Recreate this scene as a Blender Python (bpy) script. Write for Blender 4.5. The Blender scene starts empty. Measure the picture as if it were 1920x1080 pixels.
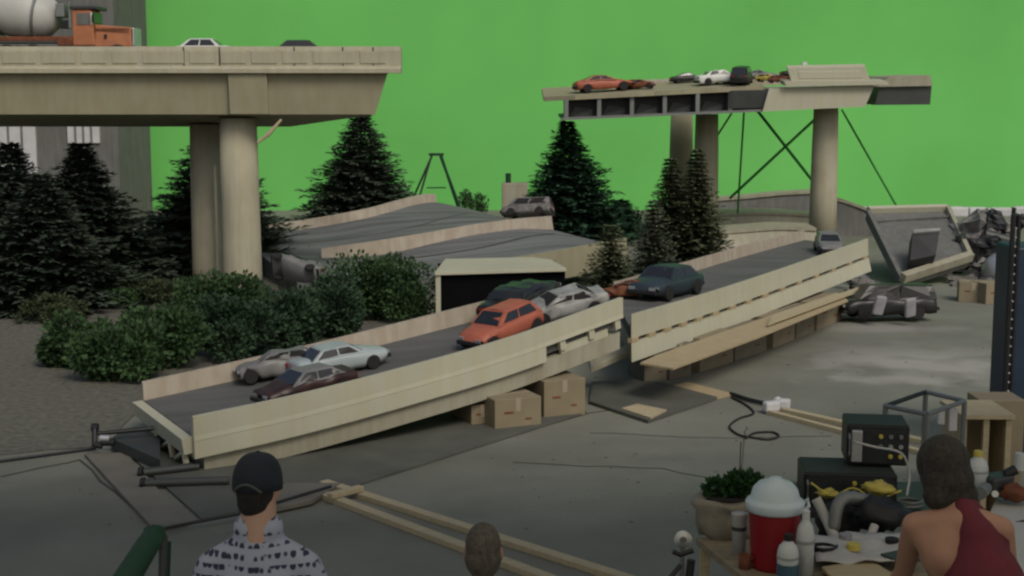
import bpy, math, random
from mathutils import Vector, Matrix, Euler, noise
R = math.radians
sc = bpy.context.scene
col = sc.collection
# ------------------------------------------------------------------ camera, sky, sun
FPX, YH, H = 2600.0, 190.0, 3.0
PITCH = math.atan((540 - YH) / FPX)
cam_d = bpy.data.cameras.new('camera'); cam = bpy.data.objects.new('camera', cam_d); col.objects.link(cam)
cam_d.sensor_width = 36; cam_d.lens = 36 * FPX / 1920; cam_d.clip_end = 2000; cam_d.clip_start = 0.1
cam.location = (0, 0, H); cam.rotation_euler = (math.pi / 2 - PITCH, 0, 0); sc.camera = cam
SUN_EL, SUN_AZ = 46, 152          # azimuth clockwise from +Y (behind the camera, a little to the right)
w = bpy.data.worlds.new('World'); sc.world = w; w.use_nodes = True
nt = w.node_tree; bg = nt.nodes['Background']
sky = nt.nodes.new('ShaderNodeTexSky'); sky.sky_type = 'NISHITA'; sky.sun_disc = False
sky.sun_elevation = R(SUN_EL); sky.sun_rotation = R(SUN_AZ); sky.air_density = 1.0; sky.dust_density = 4.0; sky.ozone_density = 0.6
nt.links.new(sky.outputs[0], bg.inputs[0]); bg.inputs[1].default_value = 0.09
sl = bpy.data.lights.new('sun', 'SUN'); sl.energy = 1.3; sl.angle = R(22); sl.color = (1, .95, .87)
so = bpy.data.objects.new('sun', sl); col.objects.link(so)
sd = Vector((math.sin(R(SUN_AZ)) * math.cos(R(SUN_EL)), math.cos(R(SUN_AZ)) * math.cos(R(SUN_EL)), math.sin(R(SUN_EL))))
so.rotation_euler = sd.to_track_quat('Z', 'Y').to_euler(); so.location = sd * 30
sc.view_settings.view_transform = 'Standard'; sc.view_settings.look = 'None'
sc.view_settings.exposure = -0.02; sc.view_settings.gamma = 1
sc.cycles.filter_width = 2.4
# ------------------------------------------------------------------ pixel -> point
def ray(px, py):
    a = (px - 960) / FPX; b = -(py - 540) / FPX
    return Vector((a, math.cos(PITCH) + b * math.sin(PITCH), -math.sin(PITCH) + b * math.cos(PITCH)))
def G(px, py, z=0.0):
    r = ray(px, py); k = (z - H) / r.z; return Vector((r.x * k, r.y * k, z))
def P(px, py, Y):
    r = ray(px, py); k = Y / r.y; return Vector((r.x * k, Y, H + r.z * k))
# ------------------------------------------------------------------ materials
def mat(name, c, rough=.7, metal=0, var=.12, scale=4, bump=0, bscale=60, c2=None, spec=.4, stretch=None, streak=0):
    m = bpy.data.materials.new(name); m.use_nodes = True; n = m.node_tree; p = n.nodes['Principled BSDF']
    p.inputs['Roughness'].default_value = rough; p.inputs['Metallic'].default_value = metal
    p.inputs['Specular IOR Level'].default_value = spec
    tc = n.nodes.new('ShaderNodeTexCoord'); mp = n.nodes.new('ShaderNodeMapping'); n.links.new(tc.outputs['Object'], mp.inputs[0])
    if stretch: mp.inputs['Scale'].default_value = stretch
    no = n.nodes.new('ShaderNodeTexNoise'); no.inputs['Scale'].default_value = scale; no.inputs['Detail'].default_value = 6
    n.links.new(mp.outputs[0], no.inputs['Vector'])
    rp = n.nodes.new('ShaderNodeValToRGB'); rp.color_ramp.elements[0].position = .3; rp.color_ramp.elements[1].position = .72
    a = [x * (1 - var) for x in c]; b = [min(1, x * (1 + var)) for x in (c2 or c)]
    rp.color_ramp.elements[0].color = (*a, 1); rp.color_ramp.elements[1].color = (*b, 1)
    n.links.new(no.outputs[0], rp.inputs[0]); out = rp.outputs[0]
    if streak:
        mp2 = n.nodes.new('ShaderNodeMapping'); mp2.inputs['Scale'].default_value = (5, 5, .5); n.links.new(tc.outputs['Object'], mp2.inputs[0])
        n2 = n.nodes.new('ShaderNodeTexNoise'); n2.inputs['Scale'].default_value = 2.2; n2.inputs['Detail'].default_value = 4
        n.links.new(mp2.outputs[0], n2.inputs['Vector'])
        r2 = n.nodes.new('ShaderNodeValToRGB'); r2.color_ramp.elements[0].position = .38; r2.color_ramp.elements[1].position = .6
        k = 1 - streak; r2.color_ramp.elements[0].color = (k, k * .96, k * .9, 1); r2.color_ramp.elements[1].color = (1, 1, 1, 1)
        n.links.new(n2.outputs[0], r2.inputs[0])
        mx = n.nodes.new('ShaderNodeMix'); mx.data_type = 'RGBA'; mx.blend_type = 'MULTIPLY'; mx.inputs[0].default_value = 1
        n.links.new(out, mx.inputs[6]); n.links.new(r2.outputs[0], mx.inputs[7]); out = mx.outputs[2]
    n.links.new(out, p.inputs['Base Color'])
    if bump:
        nb = n.nodes.new('ShaderNodeTexNoise'); nb.inputs['Scale'].default_value = bscale; nb.inputs['Detail'].default_value = 5
        n.links.new(tc.outputs['Object'], nb.inputs['Vector'])
        bp = n.nodes.new('ShaderNodeBump'); bp.inputs['Strength'].default_value = bump; bp.inputs['Distance'].default_value = .02
        n.links.new(nb.outputs[0], bp.inputs['Height']); n.links.new(bp.outputs[0], p.inputs['Normal'])
    return m
def leafmat(name, c, c2, rough=.75):
    m = bpy.data.materials.new(name); m.use_nodes = True; n = m.node_tree; p = n.nodes['Principled BSDF']
    p.inputs['Roughness'].default_value = rough; p.inputs['Specular IOR Level'].default_value = .25
    g = n.nodes.new('ShaderNodeNewGeometry'); rp = n.nodes.new('ShaderNodeValToRGB')
    rp.color_ramp.elements[0].color = (*c, 1); rp.color_ramp.elements[1].color = (*c2, 1)
    tc = n.nodes.new('ShaderNodeTexCoord'); no = n.nodes.new('ShaderNodeTexNoise'); no.inputs['Scale'].default_value = 2.5; no.inputs['Detail'].default_value = 3
    n.links.new(tc.outputs['Object'], no.inputs['Vector'])
    ad = n.nodes.new('ShaderNodeMath'); ad.operation = 'MULTIPLY_ADD'; ad.inputs[1].default_value = .5
    n.links.new(g.outputs['Random Per Island'], ad.inputs[0])
    mu = n.nodes.new('ShaderNodeMath'); mu.operation = 'MULTIPLY_ADD'; mu.inputs[1].default_value = 1.6; mu.inputs[2].default_value = -.55
    n.links.new(no.outputs[0], mu.inputs[0]); n.links.new(mu.outputs[0], ad.inputs[2])
    n.links.new(ad.outputs[0], rp.inputs[0]); n.links.new(rp.outputs[0], p.inputs['Base Color'])
    return m
M = dict(
    ground=mat('asphalt', (.162, .165, .130), .9, var=.12, scale=.9, bump=.3, bscale=45, c2=(.186, .190, .153)),
    gravel=mat('gravel', (.115, .112, .088), .95, var=.35, scale=14, bump=.9, bscale=38),
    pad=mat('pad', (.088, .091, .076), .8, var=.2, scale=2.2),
    padlight=mat('pad_board', (.15, .14, .112), .85, var=.15, scale=3),
    joint=mat('joint', (.045, .045, .04), .9),
    dust=mat('dust', (.29, .28, .25), .95, var=.15, scale=5),
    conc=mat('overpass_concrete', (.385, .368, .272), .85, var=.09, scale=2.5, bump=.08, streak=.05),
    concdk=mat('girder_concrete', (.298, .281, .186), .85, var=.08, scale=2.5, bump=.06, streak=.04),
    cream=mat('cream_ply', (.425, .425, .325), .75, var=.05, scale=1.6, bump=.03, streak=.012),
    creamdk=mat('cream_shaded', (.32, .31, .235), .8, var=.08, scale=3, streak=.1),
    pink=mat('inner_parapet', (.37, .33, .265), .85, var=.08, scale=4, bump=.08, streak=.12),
    road=mat('model_road', (.10, .10, .094), .8, var=.22, scale=2.0, bump=.1, bscale=90, stretch=(.5, 3, 1)),
    roadblue=mat('far_road', (.105, .108, .105), .75, var=.25, scale=1.3, c2=(.155, .158, .155), stretch=(.3, 2.6, 1)),
    green=mat('green_screen', (.142, .525, .112), .85, var=.07, scale=.2, c2=(.160, .555, .125)),
    greenseam=mat('green_seam', (.160, .54, .108), .85),
    greentube=mat('green_tube', (.035, .23, .042), .6),
    grey=mat('grey_wall', (.14, .145, .135), .85, var=.1, scale=2, streak=.15),
    white=mat('white_panel', (.5, .5, .5), .7, var=.08),
    trunk=mat('bark', (.07, .05, .035), .95, var=.3, scale=20, bump=.6),
    card=mat('cardboard', (.225, .19, .122), .85, var=.1, scale=5, bump=.05),
    carddk=mat('cardboard_dark', (.165, .148, .105), .85, var=.12, scale=5),
    tape=mat('box_tape', (.32, .27, .2), .5),
    ply=mat('plywood', (.37, .30, .18), .8, var=.14, scale=6, stretch=(1, 6, 1)),
    lumber=mat('lumber', (.40, .34, .215), .8, var=.14, scale=8, stretch=(1, 8, 8)),
    black=mat('black_paint', (.013, .014, .015), .5, var=.3),
    blacksoft=mat('black_rubber', (.016, .016, .016), .85),
    steel=mat('grey_steel', (.20, .21, .20), .5, metal=.4),
    steeldk=mat('dark_steel', (.06, .065, .062), .5, metal=.4),
    silver=mat('silver', (.5, .51, .52), .35, metal=.6),
    glass=mat('car_glass', (.018, .02, .021), .12, var=.1, spec=.6),
    orange=mat('orange_paint', (.36, .105, .062), .5, var=.1, scale=6),
    mixorange=mat('mixer_orange', (.38, .145, .065), .5, var=.15, scale=8),
    drum=mat('drum_paint', (.44, .44, .40), .5, var=.1, scale=3),
    whitecar=mat('white_paint', (.62, .64, .60), .35, var=.05),
    paleblue=mat('pale_blue_paint', (.33, .38, .385), .32, var=.08),
    greycar=mat('grey_paint', (.17, .17, .165), .45, var=.15),
    brown=mat('brown_paint', (.034, .017, .014), .4, var=.3, scale=8),
    teal=mat('dark_teal_paint', (.026, .038, .046), .42, var=.15),
    dkcar=mat('dark_paint', (.02, .021, .02), .35, var=.15),
    void=mat('hollow_shade', (.006, .006, .007), 1, spec=0),
    rust=mat('rust', (.16, .055, .025), .8, var=.35, scale=12),
    dustywhite=mat('dusty_white_paint', (.27, .275, .26), .55, var=.35, scale=7),
    seatgrey=mat('seat_fabric', (.26, .26, .27), .85, var=.15, scale=8),
    yellow=mat('yellow_paint', (.5, .42, .08), .5),
    red=mat('red_paint', (.33, .02, .015), .4),
    dirty=mat('dusty_metal', (.16, .155, .145), .7, var=.35, scale=9, bump=.5, bscale=20),
    skin=mat('skin', (.36, .20, .135), .6, var=.06, spec=.3),
    skinpale=mat('skin_pale', (.42, .27, .20), .6, var=.05, spec=.3),
    hair=mat('dark_hair', (.030, .026, .021), .75, var=.5, scale=14, stretch=(6, 6, 1), bump=.5, bscale=70),
    hairbrown=mat('brown_hair', (.085, .074, .056), .8, var=.35, scale=14, stretch=(6, 6, 1), bump=.5, bscale=70),
    hairblack=mat('black_hair', (.014, .012, .010), .8, var=.5, scale=20, bump=.4, bscale=80),
    cap=mat('navy_cloth', (.012, .016, .026), .85, var=.15, scale=30, bump=.1),
    tank=mat('maroon_cloth', (.115, .018, .028), .9, var=.12, scale=5, bump=.15, bscale=25),
    denim=mat('denim', (.05, .07, .11), .9),
    jug=mat('jug_red', (.21, .008, .012), .4, var=.08),
    juglid=mat('jug_lid', (.50, .58, .61), .45, var=.04),
    bottle=mat('white_plastic', (.5, .53, .52), .45, var=.04),
    label=mat('bottle_label', (.04, .09, .12), .6),
    labelgrey=mat('bottle_mark', (.28, .30, .29), .6),
    canvas=mat('canvas', (.24, .215, .165), .9, var=.18, scale=7, bump=.4, bscale=20),
    table=mat('table_wood', (.22, .185, .12), .75, var=.2, scale=6, stretch=(1, 5, 1)),
    paper=mat('paper', (.42, .42, .39), .85, var=.06),
    dkgreen=mat('green_canvas', (.010, .045, .022), .7),
    navy=mat('navy_steel', (.012, .028, .055), .5, var=.2),
    soil=mat('soil', (.02, .018, .014), .95),
    mixdark=mat('console_front', (.02, .022, .024), .5, var=.3, scale=20),
    casetop=mat('case_top', (.032, .040, .036), .75, var=.1),
)
cmx = bpy.data.materials.new('added_canopy_cloth'); cmx.use_nodes = True; n_t = cmx.node_tree; pb0 = n_t.nodes['Principled BSDF']; pb0.inputs['Base Color'].default_value = (.62, .58, .50, 1); pb0.inputs['Roughness'].default_value = .9
tl0 = n_t.nodes.new('ShaderNodeBsdfTranslucent'); tl0.inputs[0].default_value = (.92, .84, .66, 1); ms0 = n_t.nodes.new('ShaderNodeMixShader'); ms0.inputs[0].default_value = .75
n_t.links.new(pb0.outputs[0], ms0.inputs[1]); n_t.links.new(tl0.outputs[0], ms0.inputs[2]); n_t.links.new(ms0.outputs[0], n_t.nodes['Material Output'].inputs['Surface'])
M['added_canopy'] = cmx  # translucent cloth for the unseen roof that shades the foreground
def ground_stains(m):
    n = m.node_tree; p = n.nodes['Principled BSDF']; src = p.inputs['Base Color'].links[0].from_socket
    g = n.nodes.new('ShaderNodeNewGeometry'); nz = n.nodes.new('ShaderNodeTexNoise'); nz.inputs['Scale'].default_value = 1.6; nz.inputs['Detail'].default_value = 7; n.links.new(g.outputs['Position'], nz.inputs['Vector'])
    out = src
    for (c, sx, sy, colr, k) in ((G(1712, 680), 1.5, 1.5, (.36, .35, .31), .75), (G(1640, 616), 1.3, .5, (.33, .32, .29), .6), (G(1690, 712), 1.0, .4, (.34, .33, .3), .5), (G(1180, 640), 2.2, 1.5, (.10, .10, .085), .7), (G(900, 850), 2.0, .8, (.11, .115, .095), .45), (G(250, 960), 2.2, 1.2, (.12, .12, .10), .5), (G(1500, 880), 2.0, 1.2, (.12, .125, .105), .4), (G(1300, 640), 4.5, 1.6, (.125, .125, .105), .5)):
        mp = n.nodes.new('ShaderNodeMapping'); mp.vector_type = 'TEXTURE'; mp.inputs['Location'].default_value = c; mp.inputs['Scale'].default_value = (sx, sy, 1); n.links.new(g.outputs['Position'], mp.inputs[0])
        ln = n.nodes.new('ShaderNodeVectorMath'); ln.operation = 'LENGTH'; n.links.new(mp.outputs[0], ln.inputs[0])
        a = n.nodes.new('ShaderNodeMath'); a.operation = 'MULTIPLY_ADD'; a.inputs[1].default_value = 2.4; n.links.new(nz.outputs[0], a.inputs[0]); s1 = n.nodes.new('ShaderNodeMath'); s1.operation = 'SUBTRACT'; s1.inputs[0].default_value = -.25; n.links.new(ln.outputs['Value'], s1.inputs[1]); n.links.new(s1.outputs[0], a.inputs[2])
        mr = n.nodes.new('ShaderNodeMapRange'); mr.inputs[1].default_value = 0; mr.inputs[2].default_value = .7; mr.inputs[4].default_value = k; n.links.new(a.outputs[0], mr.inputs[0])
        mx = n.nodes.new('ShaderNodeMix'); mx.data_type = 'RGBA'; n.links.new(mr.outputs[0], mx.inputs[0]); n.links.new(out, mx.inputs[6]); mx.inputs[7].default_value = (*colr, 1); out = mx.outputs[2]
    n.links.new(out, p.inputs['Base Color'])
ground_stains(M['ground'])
LM = dict(
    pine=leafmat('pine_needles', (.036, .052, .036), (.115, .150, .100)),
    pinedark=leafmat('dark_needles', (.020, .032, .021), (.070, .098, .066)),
    pinegreen=leafmat('green_needles', (.016, .046, .026), (.056, .125, .070)),
    olive=leafmat('olive_needles', (.045, .060, .027), (.135, .155, .080)),
    sage=leafmat('sage_needles', (.06, .072, .046), (.16, .175, .12)),
    bush=leafmat('bush_leaves', (.013, .034, .013), (.066, .122, .042)),
    bushmid=leafmat('mid_bush_leaves', (.010, .026, .014), (.048, .090, .042)),
    bushblue=leafmat('blue_bush_leaves', (.011, .026, .018), (.046, .080, .055)),
    bushlight=leafmat('light_leaves', (.02, .032, .013), (.07, .09, .042)),
    plant=leafmat('plant_leaves', (.008, .03, .008), (.035, .10, .025)),
)
# ------------------------------------------------------------------ mesh builder
def wm(o):
    m = o.matrix_basis.copy()
    while o.parent: o = o.parent; m = o.matrix_basis @ m
    return m
def rotz(a): return Matrix.Rotation(a, 3, 'Z')
class MB:
    def __init__(s): s.v = []; s.f = []
    def add(s, vs, fs):
        k = len(s.v); s.v += [Vector(x) for x in vs]; s.f += [tuple(i + k for i in f) for f in fs]; return s
    def box(s, c, d, rot=None):
        c = Vector(c); vs = []
        for z in (-.5, .5):
            for y in (-.5, .5):
                for x in (-.5, .5):
                    q = Vector((x * d[0], y * d[1], z * d[2]))
                    if rot is not None: q = rot @ q
                    vs.append(c + q)
        return s.add(vs, [(0, 2, 3, 1), (4, 5, 7, 6), (0, 1, 5, 4), (2, 6, 7, 3), (0, 4, 6, 2), (1, 3, 7, 5)])
    def hexa(s, b, t):      # bottom 4, top 4 (ccw seen from above)
        return s.add(list(b) + list(t), [(3, 2, 1, 0), (4, 5, 6, 7), (0, 1, 5, 4), (1, 2, 6, 5), (2, 3, 7, 6), (3, 0, 4, 7)])
    def loft(s, rings, caps=True, closed=True):
        n = len(rings[0]); vs = [p for r in rings for p in r]; fs = []
        for i in range(len(rings) - 1):
            for j in range(n if closed else n - 1):
                k = (j + 1) % n; fs.append((i * n + j, i * n + k, (i + 1) * n + k, (i + 1) * n + j))
        if caps and closed:
            fs.append(tuple(reversed(range(n)))); fs.append(tuple((len(rings) - 1) * n + j for j in range(n)))
        return s.add(vs, fs)
    def cyl(s, p0, p1, r0, r1=None, n=12, caps=True):
        r1 = r0 if r1 is None else r1; p0 = Vector(p0); p1 = Vector(p1); d = (p1 - p0).normalized()
        a = d.orthogonal().normalized(); b = d.cross(a)
        rg = [[p + (a * math.cos(t) + b * math.sin(t)) * r for t in [2 * math.pi * i / n for i in range(n)]] for p, r in ((p0, r0), (p1, r1))]
        return s.loft(rg, caps)
    def path(s, pts, r, n=6):
        pts = [Vector(p) for p in pts]; rg = []; up = Vector((.13, .21, .97))
        for i, p in enumerate(pts):
            d = (pts[min(i + 1, len(pts) - 1)] - pts[max(i - 1, 0)]).normalized(); a = d.cross(up).normalized(); b = d.cross(a)
            rr = r[i] if isinstance(r, (list, tuple)) else r
            rg.append([p + (a * math.cos(t) + b * math.sin(t)) * rr for t in [2 * math.pi * k / n for k in range(n)]])
        return s.loft(rg)
    def lathe(s, prof, c=(0, 0, 0), n=24, axis=None):
        c = Vector(c); q = Matrix.Identity(3) if axis is None else Vector(axis).to_track_quat('Z', 'Y').to_matrix()
        rg = [[c + q @ Vector((r * math.cos(t), r * math.sin(t), z)) for t in [2 * math.pi * i / n for i in range(n)]] for r, z in prof]
        return s.loft(rg)
    def slab(s, poly, t):   # polygon of points extruded down by t
        n = len(poly); poly = [Vector(p) for p in poly]; lo = [p - Vector((0, 0, t)) for p in poly]
        return s.add(poly + lo, [tuple(range(n)), tuple(reversed(range(n, 2 * n)))] + [(i, i + n, (i + 1) % n + n, (i + 1) % n) for i in range(n)])
    def prism(s, poly, vec):
        n = len(poly); poly = [Vector(p) for p in poly]; q = [p + Vector(vec) for p in poly]
        return s.add(poly + q, [tuple(reversed(range(n))), tuple(range(n, 2 * n))] + [(i, (i + 1) % n, (i + 1) % n + n, i + n) for i in range(n)])
    def build(s, name, m, parent=None, world=True, smooth=False, bevel=0, fix=True):
        vs = s.v
        loc = Vector((0, 0, 0))
        if parent is not None:
            if world: iv = wm(parent).inverted(); vs = [iv @ v for v in vs]
        elif world:
            xs = [v.x for v in vs]; ys = [v.y for v in vs]; zs = [v.z for v in vs]
            loc = Vector(((min(xs) + max(xs)) / 2, (min(ys) + max(ys)) / 2, min(zs))); vs = [v - loc for v in vs]
        me = bpy.data.meshes.new(name); me.from_pydata([tuple(v) for v in vs], [], s.f)
        if fix:
            import bmesh
            bm = bmesh.new(); bm.from_mesh(me); bmesh.ops.recalc_face_normals(bm, faces=bm.faces); bm.to_mesh(me); bm.free()
        o = bpy.data.objects.new(name, me); col.objects.link(o); o.location = loc
        if parent is not None: o.parent = parent
        if m is not None: me.materials.append(M[m] if m in M else LM[m])
        if smooth:
            for p in me.polygons: p.use_smooth = True
        if bevel:
            b = o.modifiers.new('bevel', 'BEVEL'); b.width = bevel; b.segments = 2; b.limit_method = 'ANGLE'
        return o
def tag(o, label=None, cat=None, group=None, kind=None):
    if label: o['label'] = label
    if cat: o['category'] = cat
    if group: o['group'] = group
    if kind: o['kind'] = kind
    return o
def thing(name, label, cat, loc=(0, 0, 0), rz=0, group=None):
    o = bpy.data.objects.new(name, None); col.objects.link(o); o.location = loc; o.rotation_euler = (0, 0, rz); o.empty_display_size = .1
    return tag(o, label, cat, group)
def copy_tree(o, parent=None):
    c = o.copy(); col.objects.link(c); c.parent = parent
    for ch in [x for x in bpy.data.objects if x.parent == o]: copy_tree(ch, c)
    return c
def catmull(pts, n):
    pts = [Vector(p) for p in pts]; q = [pts[0] * 2 - pts[1]] + pts + [pts[-1] * 2 - pts[-2]]; out = []
    for i in range(n + 1):
        t = i / n * (len(pts) - 1); k = min(int(t), len(pts) - 2); u = t - k; a, b, c, d = q[k:k + 4]
        out.append(.5 * ((2 * b) + (c - a) * u + (2 * a - 5 * b + 4 * c - d) * u * u + (3 * b - a - 3 * c + d) * u ** 3))
    return out
# ------------------------------------------------------------------ GROUND
tag(MB().slab([(-220, -60, 0), (220, -60, 0), (220, 300, 0), (-220, 300, 0)], .5).build('ground', 'ground'), kind='structure')
def sheet(name, pts, z, m, **k): return tag(MB().slab([Vector((p.x, p.y, z)) for p in pts], .003).build(name, m), **k)
def wobble(pts, n, amp, seed):
    rnd = random.Random(seed); out = []
    for i in range(len(pts)):
        a, b = pts[i], pts[(i + 1) % len(pts)]
        for k in range(n): out.append(a.lerp(b, k / n) + Vector((rnd.uniform(-amp, amp), rnd.uniform(-amp, amp), 0)))
    return out
sheet('gravel_bed', wobble([G(-900, 872), G(-200, 864), G(170, 842), G(262, 775), G(600, 690), G(1120, 580), G(1180, 500), G(700, 470), G(-900, 500)], 8, .05, 3), .008, 'gravel', kind='structure')
mb = MB()
def strip(mb, pts, wd, z, t=.003):
    for a, b in zip(pts[:-1], pts[1:]):
        d = (b - a).normalized(); n_ = Vector((-d.y, d.x, 0)) * wd / 2; zz = Vector((0, 0, z))
        mb.slab([a - n_ + zz, b - n_ + zz, b + n_ + zz, a + n_ + zz], t)
rj = random.Random(5)
def crack(pts, wd, n=6, amp=.02):
    out = []
    for a, b in zip(pts[:-1], pts[1:]):
        for k in range(n): out.append(a.lerp(b, k / n) + Vector((rj.uniform(-amp, amp), rj.uniform(-amp, amp), 0)))
    out.append(pts[-1]); strip(mb, out, wd, .0045)
crack([G(0, 895), G(150, 862), G(300, 1000)], .02)
crack([G(640, 888), G(900, 832), G(1110, 775), G(1300, 742)], .018)
crack([G(960, 868), G(1240, 880), G(1500, 930)], .009)
crack([G(1110, 812), G(1340, 822), G(1560, 818)], .006)
crack([G(-300, 980), G(-10, 910)], .015)
crack([G(1380, 1000), G(1395, 830), G(1400, 800)], .006)
tag(mb.build('ground_joints', 'joint'), kind='structure')
mb = MB(); rd = random.Random(21)
for i in range(260):
    q = G(rd.uniform(50, 1880), rd.uniform(600, 1000), .004); k_ = rd.uniform(.005, .017)
    mb.box(q, (k_ * rd.uniform(.7, 2.2), k_, k_ * .3), rotz(rd.uniform(0, 3)))
tag(mb.build('debris', 'padlight'), 'small pale wood chips and scraps scattered over the floor', 'debris', kind='stuff')
# dark sheet and boards under the low end of the ramp
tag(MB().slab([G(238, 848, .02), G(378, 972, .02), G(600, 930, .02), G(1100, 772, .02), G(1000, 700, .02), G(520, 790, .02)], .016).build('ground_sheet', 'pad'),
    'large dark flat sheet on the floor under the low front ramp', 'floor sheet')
tag(MB().slab([G(158, 850, .03), G(290, 992, .03), G(352, 980, .03), G(236, 848, .03)], .026).build('floor_board', 'padlight'),
    'narrow beige board on the floor left of the dark sheet, running to the green chair', 'board')
tag(MB().slab([G(530, 905, .05), G(450, 967, .05), G(585, 938, .05), G(640, 905, .05)], .03).build('floor_board', 'padlight'),
    'brownish board just right of the capped man at the lumber ends', 'board')
# ------------------------------------------------------------------ GREEN SCREEN, BUILDING
gs = thing('green_screen', 'huge bright green screen wall closing off the whole background', 'green screen', (0, 38.6, 0))
rings = []
for x in [-34 + i * 68 / 170 for i in range(171)]:
    o_ = .012 * math.sin(x * 1.3) + .02 * math.sin(x * .47 + 1) + .004 * math.sin(x * 4.1)
    rings.append([Vector((x, 38.5 + o_, 0)), Vector((x, 38.5 + o_, 13)), Vector((x, 38.9, 13)), Vector((x, 38.9, 0))])
MB().loft(rings).build('screen_cloth', 'green', gs)
mb = MB()
for x in range(-32, 34, 8): mb.cyl((x, 39.3, 0), (x, 39.3, 13.2), .12)
mb.box((0, 39.3, 13.1), (68, .2, .2)); mb.build('support_frame', 'steel', gs)
# pale low ledge at the foot of the screen, right
mb = MB()
r_ = random.Random(4)
for i in range(17):
    x = 8.6 + i * .62; mb.box((x, 36.6 + r_.uniform(-.1, .1), .09 + r_.uniform(0, .03)), (.58, .42, .2 + r_.uniform(0, .09)), rotz(r_.uniform(-.2, .2)))
tag(mb.build('sandbag_row', 'white', bevel=.05), 'row of pale sandbags along the foot of the green screen at far right', 'sandbags')
bd = thing('building', 'flat grey wall of a building behind the dark pines at far left', 'building', (-14, 35, 0))
ex = P(216, 100, 34).x
MB().hexa([(-26, 34, 0), (ex, 34, 0), (ex, 37, 0), (-26, 37, 0)], [(-26, 34, 11), (ex, 34, 11), (ex, 37, 11), (-26, 37, 11)]).build('wall', 'grey', bd)
for a, b, c, d in ((-30, 66, 232, 335), (128, 186, 232, 268), (-160, -90, 232, 335)):
    p0 = P(a, d, 33.96); p1 = P(b, c, 33.96)
    f = MB().box(((p0.x + p1.x) / 2, 33.97, (p0.z + p1.z) / 2), (p1.x - p0.x, .08, p1.z - p0.z)).build('window', 'white', bd)
    m2 = MB()
    for k in (1, 2, 3): m2.box((p0.x + (p1.x - p0.x) * k / 4, 33.92, (p0.z + p1.z) / 2), (.05, .03, p1.z - p0.z))
    m2.build('frame', 'steel', f)
# ------------------------------------------------------------------ LEFT OVERPASS
ov = thing('overpass', 'tall cream freeway overpass at left on two round columns, carrying the mixer truck', 'overpass', (-4.2, 21.7, 0))
YN, YF = 21.0, 23.4
xr = P(752, 100, YN).x; xg = P(727, 150, YN).x; xg2 = P(702, 205, YN).x; XL = -13
xf = P(545, 235, YF).x
zt = P(450, 87, YN).z; zf = P(450, 137, YN).z; zb = P(450, 213, YN).z; zbf = P(450, 238, YF).z
zd = zt - .2                       # deck surface at the near side
slope = (zb - zbf) / (YF - YN)
def lv(x, y, z): return Vector((x, y, z - slope * (y - YN)))
# slab with near fascia
MB().hexa([lv(XL, YN + .02, zf + .03), lv(xr, YN + .02, zf + .03), lv(xf + .2, YF, zf + .03), lv(XL, YF, zf + .03)],
          [lv(XL, YN + .02, zd), lv(xr, YN + .02, zd), lv(xf + .2, YF, zd), lv(XL, YF, zd)]).build('deck', 'road', ov)
rings = []
for x in (XL, xr - 2.2, xr):
    c = .02 if x < xr - 1 else 0
    rings.append([Vector((x, YN + .10, zt)), Vector((x, YN, zt)), Vector((x, YN - .02, zt - .06)), Vector((x, YN - .02, zf + .10)),
                  Vector((x, YN - .09, zf + .06)), Vector((x, YN - .09, zf)), Vector((x, YN + .16, zf)), Vector((x, YN + .16, zd + .02))])
MB().loft(rings).build('parapet', 'conc', ov)
mb = MB()   # shallow raised panels of the parapet
px = -60; rp_ = random.Random(8)
while px < 720:
    wdt = rp_.choice((58, 74, 88)); a = P(px + 5, 96, YN - .03); b = P(px + wdt - 5, 119, YN - .03)
    MB().box(((a.x + b.x) / 2, YN - .024, (a.z + b.z) / 2), (b.x - a.x, .02, a.z - b.z)).build('parapet_panel', 'conc', ov, bevel=.006); px += wdt
mb = MB()
for pxx in (345, 412, 552, 643, 700):
    a = P(pxx, 100, YN); MB().box((a.x, YN - .022, (zt + zf + .1) / 2), (.018, .008, zt - zf - .12)).build('expansion_joint', 'steeldk', ov)
MB().hexa([(XL, YF + .02, zt - slope * 2.4 - .32), (xf, YF + .02, zt - slope * 2.4 - .32), (xf, YF + .16, zt - slope * 2.4 - .32), (XL, YF + .16, zt - slope * 2.4 - .32)],
          [(XL, YF + .04, zt - slope * 2.4), (xf, YF + .04, zt - slope * 2.4), (xf, YF + .12, zt - slope * 2.4), (XL, YF + .12, zt - slope * 2.4)]).build('parapet', 'conc', ov)
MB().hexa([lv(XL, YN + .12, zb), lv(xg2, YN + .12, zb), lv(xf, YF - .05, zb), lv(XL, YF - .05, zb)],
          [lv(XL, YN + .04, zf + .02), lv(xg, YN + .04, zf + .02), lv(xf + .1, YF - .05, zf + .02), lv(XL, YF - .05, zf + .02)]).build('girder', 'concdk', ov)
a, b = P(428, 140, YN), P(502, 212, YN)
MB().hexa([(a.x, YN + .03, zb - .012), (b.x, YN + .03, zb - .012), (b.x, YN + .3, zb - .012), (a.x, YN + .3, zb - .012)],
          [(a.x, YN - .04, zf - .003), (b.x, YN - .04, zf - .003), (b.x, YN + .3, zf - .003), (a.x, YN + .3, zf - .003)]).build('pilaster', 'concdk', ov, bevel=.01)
for pxc, yc, r in ((451, 21.62, .305), (393, 22.75, .30)):
    c = P(pxc, 400, yc); zt_ = zb - slope * (yc - YN) + .02
    mb = MB(); mb.lathe([(r * 1.02, 0), (r * 1.02, .3), (r * .98, 1.5), (r * .93, zt_ - .03)], (c.x, yc, 0), 32); mb.build('column', 'conc', ov, smooth=True)
c = P(410, 320, 22.3)
MB().box((P(407, 400, 22.1).x, 22.05, 1.05), (.045, .03, 1.9)).build('gap_highlight', 'cream', ov, bevel=.01)  # pale strip standing in for the highlight along the column gap
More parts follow.
